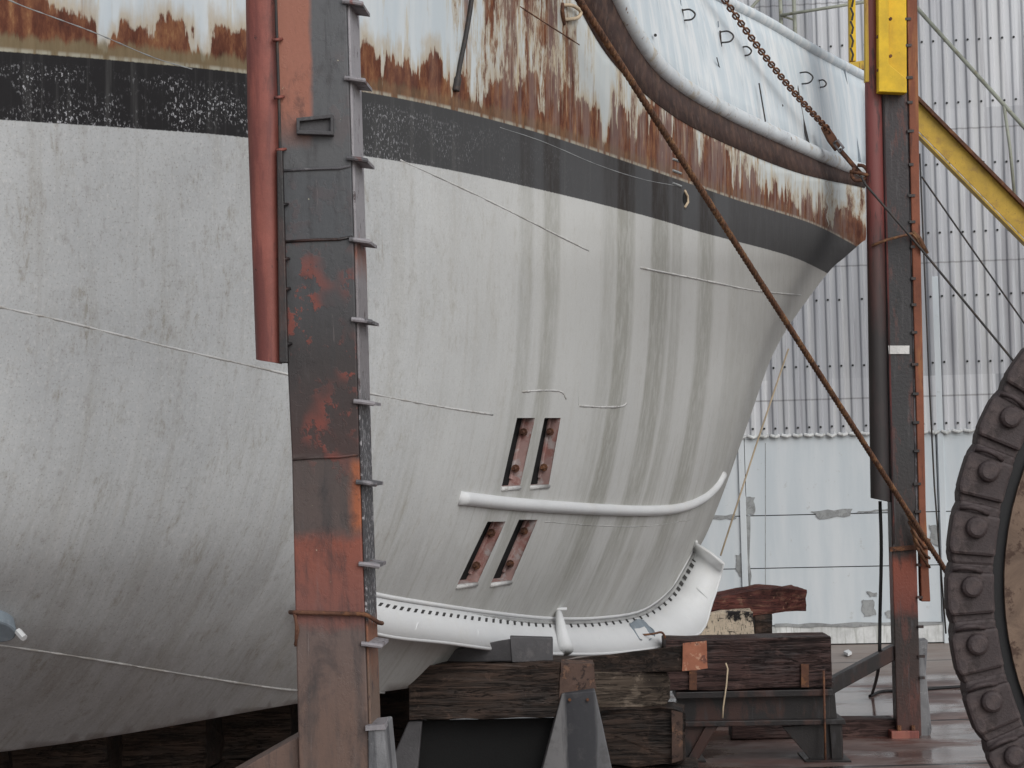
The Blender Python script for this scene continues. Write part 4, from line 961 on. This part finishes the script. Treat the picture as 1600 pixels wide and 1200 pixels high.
m = MB(); m.prism(zline([(652, 1127), (868, 1122), (836, None), (640, None)], ND + .2), (.0, .04, 0)); m.build('web_plate', 'pit', nt)  # panel coloured black to give the shade of the opening
for x in (890, 918):
    m = MB(); c = P(x, 1093, ND - .035); m.tube([c, c + Vector((0, -.02, 0))], .014, 6); m.build('bolt', 'rust', nt)
o = timber('timber_wedge', [P(676, 1021, ND + .3), P(797, 998, ND + .0), P(800, 1034, ND + .0), P(676, 1036, ND + .3)], (.06, .2, -.02), 'slate', 'grey ended wedge lying on the near trestle under the hull', rough=.003)
m = MB(); m.prism([P(797, 995, ND - .02), P(864, 997, ND + .08), P(864, 1033, ND + .08), P(800, 1035, ND - .02)], (0, .14, 0)); m.build('end_face', 'slate', o, bevel=.006)

# keel blocks under the hull, added to and raised to block light from behind
k_ = 0
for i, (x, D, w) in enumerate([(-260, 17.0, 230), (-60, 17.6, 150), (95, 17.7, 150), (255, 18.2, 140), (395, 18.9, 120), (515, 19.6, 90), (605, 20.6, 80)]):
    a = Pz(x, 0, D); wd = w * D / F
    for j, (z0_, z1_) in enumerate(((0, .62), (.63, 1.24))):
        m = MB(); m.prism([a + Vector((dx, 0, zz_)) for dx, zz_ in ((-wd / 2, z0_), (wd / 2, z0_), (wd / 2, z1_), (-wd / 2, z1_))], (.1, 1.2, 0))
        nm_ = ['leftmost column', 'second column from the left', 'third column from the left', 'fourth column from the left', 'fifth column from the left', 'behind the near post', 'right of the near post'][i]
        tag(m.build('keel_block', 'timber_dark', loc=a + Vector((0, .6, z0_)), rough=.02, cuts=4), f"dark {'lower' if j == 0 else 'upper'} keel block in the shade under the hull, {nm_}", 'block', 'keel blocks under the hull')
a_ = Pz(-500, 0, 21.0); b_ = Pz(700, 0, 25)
m = MB(); m.prism([a_, b_, b_ + Vector((0, 0, 1.26)), a_ + Vector((0, 0, 1.26))], (0, .6, 0))  # added timber run, stops light coming through under the hull
tag(m.build('keel_sleeper', 'timber_dark', loc=a_.lerp(b_, .5), rough=.02, cuts=8), 'long dark timber run added along the keel to block light under the hull', 'timber')

# ------------------------------------------------------------------ big chain wheel
WD = 12.6
wc = P(2095, 920, WD); RP = 590 * WD / F
wc.z = 608 * WD / F + .02
WD = wc.y
whl = thing('winding_drum', 'large tan rusty wheel at the right edge with a heavy chain round its rim', 'drum', (wc.x, WD, 0))
def disc(r0, r1, y0, y1, n=96):
    m = MB(); ring = lambda r, y: [wc + Vector((r * math.cos(2 * math.pi * k / n), y, r * math.sin(2 * math.pi * k / n))) for k in range(n)]
    a, b, c, d_ = ring(r0, y0), ring(r1, y0), ring(r1, y1), ring(r0, y1)
    for A, B in ((a, b), (b, c), (c, d_), (d_, a)): m.strip(A + [A[0]], B + [B[0]])
    return m
px = WD / F
disc(.02, 522 * px, .03, .22).build('drum', 'hub', whl)
disc(505 * px, 552 * px, .06, .3).build('rim', 'black', whl)
disc(.02, 90 * px, -.08, .02).build('hub_boss', 'chain_iron', whl)
rr = random.Random(5)
NL = 40
chn = thing('drive_chain', 'heavy rusty iron chain of bolted links wrapped round the big wheel', 'chain', (wc.x, WD, 0))
first = None
for k in range(NL):
    th = math.pi + .007 + k * 2 * math.pi / NL
    rad = Vector((math.cos(th), 0, math.sin(th))); tan = Vector((-math.sin(th), 0, math.cos(th)))
    c = wc + rad * RP
    def q(t, r, y): 
        ang = t / RP
        rr_ = RP + r
        a2 = th + ang
        return wc + Vector((math.cos(a2) * rr_, y, math.sin(a2) * rr_))
    if first is None:
        pl_ = 2 * math.pi * RP / NL; hi = 24 * px; lo = -50 * px; h = pl_ / 2
        o2 = []
        def outline(t0, t1, r0, r1, n=6):
            return [q(t0, r0, 0), q(t0 + .03, r1 - .03, 0), q(t0 + .07, r1, 0), q(t1 - .07, r1, 0), q(t1 - .02, r1 - .03, 0), q(t1, r0 + .02, 0)]
        def slab(t0, t1, r0, r1):
            n_ = 6
            return [q(t0 + (t1 - t0) * i / n_, r1 - (.018 if i in (0, n_) else 0), 0) for i in range(n_ + 1)] + [q(t1 - (t1 - t0) * i / n_, r0, 0) for i in range(n_ + 1)]
        m = MB(); m.prism([p + Vector((0, .012, 0)) for p in slab(-h * 1.25, h * .9, lo, hi * .8)], (0, .16, 0))
        m.prism([p + Vector((0, -.022, 0)) for p in slab(-h * .92, h * .55, lo - .0, hi)], (0, .12, 0))
        lk = m.build('link', 'chain_iron', chn, bevel=.02)
        pm = MB(); pc_ = q(-h * .42, -14 * px, -.02); pm.tube([pc_, pc_ + Vector((0, -.035, 0)), pc_ + Vector((0, -.05, 0))], [.068, .066, .046], 18)
        pn = pm.build('pin', 'chain_iron', lk, bevel=.008)
        wm = MB(); wm.tube([q(-h * .96, lo * .6, -.02), q(-h * 1.05, lo * .25, -.036), q(-h * 1.07, 0, -.038), q(-h * .98, hi * .7, -.02)], .017, 6); lp = wm.build('seat_lip', 'chain_iron', lk, smooth=True)
        # recentre on the wheel so copies can be spun
        first = (lk, pn, lp)
        off = Vector((0, 0, wc.z))
        for o in first:
            for v in o.data.vertices: v.co -= off
        lk.location = off
    else:
        lk2 = first[0].copy(); COL.objects.link(lk2); lk2.parent = chn
        lk2.rotation_euler = (rr.uniform(-.012, .012), -k * 2 * math.pi / NL + rr.uniform(-.004, .004), rr.uniform(-.01, .01))
        for s_ in first[1:]:
            c2 = s_.copy(); COL.objects.link(c2); c2.parent = lk2

# ------------------------------------------------------------------ ropes, chain and cables
def ropelay(name, a, b, R0, mat, strands=4, lay=.22, sag=0.0):
    L = (b - a).length; t = (b - a).normalized(); u = t.orthogonal().normalized(); w = t.cross(u)
    n = int(L / lay * 9); m = MB()
    for s_ in range(strands):
        pts = []
        for i in range(n + 1):
            f = i / n; th = 2 * math.pi * (f * L / lay + s_ / strands)
            pts.append(a + (b - a) * f + (u * math.cos(th) + w * math.sin(th)) * R0 * .5 + Vector((0, 0, -sag * 4 * f * (1 - f))))
        m.tube(pts, R0 * .56, 6)
    return m.build(name, mat, loc=b, smooth=True)
c0 = P(860, -70, 16.2); c1 = P(1452, 852, FD - .35)
dirc = (c1 - c0); tz = (0.0 - c0.z) / dirc.z; cend = c0 + dirc * tz
tag(ropelay('mooring_cable', c0, cend, .031, 'cable', sag=.0), 'thick rusty twisted cable running diagonally across the bow to the deck', 'cable')
# turns of the cable round the far post
m = MB()
for k in range(4):
    y = 800 + k * 14
    m.tube([P(1416 + k * 4, y, FD - .1), P(1428 + k * 3, y + 22, FD - .16), P(1440 + k * 3, y + 40, FD - .1), P(1452, y + 44, FD + .05)], .018, 7)
tag(m.build('cable_lashing', 'cable', loc=P(1430, 850, FD), smooth=True), 'rusty lashing bunched on the far post where the cable crosses', 'lashing')
# chain
ch0 = P(1105, -42, 20.6); ch1 = P(1296, 204, 23.6)
chain = thing('chain', 'rusty link chain hanging across the pale bulwark to a shackle', 'chain', ch1)
dv = ch1 - ch0; L = dv.length; t = dv.normalized(); NLK = 50; pt = L / NLK
def linkmesh():
    m = MB(); pts = []
    n_ = 16; a_ = pt * .6; r_ = .0105
    for k in range(n_):
        th = 2 * math.pi * k / n_; cx = math.cos(th); 
        pts.append(Vector(((a_ * .45 if cx > 0 else -a_ * .45) + cx * .03, math.sin(th) * .028, 0)))
    vs = []; fs = []
    for i, p in enumerate(pts):
        tt = (pts[(i + 1) % n_] - pts[i - 1]).normalized(); b_ = Vector((0, 0, 1)); a2 = tt.cross(b_)
        vs += [p + (a2 * math.cos(q_) + b_ * math.sin(q_)) * r_ for q_ in [2 * math.pi * j / 7 for j in range(7)]]
    for i in range(n_):
        for j in range(7): fs.append([i * 7 + j, i * 7 + (j + 1) % 7, ((i + 1) % n_) * 7 + (j + 1) % 7, ((i + 1) % n_) * 7 + j])
    m.add(vs, fs); return m
zax = (Vector((0, -1, 0)) - t * Vector((0, -1, 0)).dot(t)).normalized()
def frame(roll):
    z = Matrix.Rotation(roll, 3, t) @ zax; y = z.cross(t); return Matrix((t, y, z)).transposed()
lm = linkmesh(); lk0 = None
for k in range(NLK):
    f = (k + .5) / NLK; p = ch0 + dv * f + Vector((0, 0, -.10 * 4 * f * (1 - f)))
    if lk0 is None:
        me = bpy.data.meshes.new('link'); me.from_pydata([tuple(v) for v in lm.v], [], lm.f); me.materials.append(MT['rust']); me.polygons.foreach_set('use_smooth', [True] * len(me.polygons))
        lk0 = bpy.data.objects.new('link', me); o = lk0
    else: o = lk0.copy()
    COL.objects.link(o); o.parent = chain
    o.matrix_local = Matrix.Translation(p - wloc(chain)) @ frame((k % 2) * math.pi / 2 + .5).to_4x4()
m = MB(); m.prism([P(x, y, 23.6) for x, y in ((1283, 198), (1293, 194), (1306, 212), (1314, 228), (1306, 236), (1294, 220))], (0, .08, 0)); m.build('hook', 'rust', chain, bevel=.015)
m = MB(); m.tube([P(1303, 224, 23.55), P(1309, 219, 23.5), P(1318, 231, 23.55), P(1312, 238, 23.55), P(1303, 224, 23.55)], .016, 7); m.build('shackle', 'side_plate', chain, smooth=True)
m = MB(); m.tube([P(1312, 234, 23.6), P(1345, 272, 23.4)], .028, 9); m.build('turnbuckle', 'rust', chain, smooth=True)
m = MB(); m.tube([Vector(v) for v in cat([P(1335, 262, 23.4), P(1331, 274, 23.4), P(1337, 282, 23.38), P(1350, 280, 23.35), P(1357, 271, 23.35), P(1350, 260, 23.35), P(1341, 258, 23.4)], 5)], .022, 8); m.tube([P(1328, 268, 23.4), P(1360, 274, 23.3)], .02, 8); m.build('shackle', 'rust', chain, smooth=True)
pipe('wire_rope', [(1345, 275, FD - .3), (1352, 288, FD - .3), (1440, 390, FD - .25), (1790, 814, FD - .4), (2080, 1165, FD - .5)], .014, 'wire', 'thin wire rope running from the chain shackle past the far post', 'wire')
pipe('wire_rope', [(1440, 276, 26), (1530, 405, 26), (1720, 675, 26), (1995, 1065, 26)], .012, 'wire', 'upper thin dark wire slanting before the corrugated wall right of the far post', 'wire')
m = MB(); m.tube([P(1362, 384, FD - .1), P(1385, 375, FD - .12), P(1425, 365, FD - .1), P(1432, 372, FD - .1), P(1443, 394, FD - .06)], .016, 7); m.tube([P(1425, 362, FD - .08), P(1436, 372, FD - .09), P(1448, 396, FD - .05)], .03, 7)
tag(m.build('rope_turn', 'cable', loc=P(1400, 380, FD), smooth=True), 'rusty cord with a knot round the far post near the wire rope', 'cord')
# hanging black hose and thin wire
hz = onz(1364, 1086)
pts = [P(1375, 783, FD + .2), P(1377, 860, FD + .2), P(1375, 960, FD + .25), P(1373, 1040, FD + .5), onz(1363, 1086) + Vector((0, 0, .02)), onz(1360, 1087, .02), onz(1380, 1080, .02), onz(1420, 1079, .02), onz(1500, 1073, .02), onz(1580, 1072, .02)]
m = MB(); m.tube([Vector(v) for v in cat(pts, 8)], .02, 8); tag(m.build('hose', 'black', loc=hz, smooth=True), 'black hose hanging below the far post fender and lying on the deck', 'hose')
pipe('hanging_wire', [(1437, 240, 25.2), (1452, 600, 25.2), (1460, 760, 25.2), (1478, 990, 25.2)], .011, 'wire', 'thin black wire hanging close to the right side of the far post', 'wire')
pipe('hanging_line', [(1232, 545, 25.6), (1180, 700, 25.3), (1126, 868, 24.8)], .011, 'cream', 'cream line from the bow down to the corner of the white guard plate', 'rope')
m = MB(); m.prism([onz(x, y, .015) for x, y in ((1318, 1022), (1326, 1019), (1331, 1023), (1325, 1026))], (0, 0, .05)); tag(m.build('litter', 'white', loc=onz(1324, 1023), bevel=.01), 'small white scrap lying on the deck before the warehouse', 'litter')
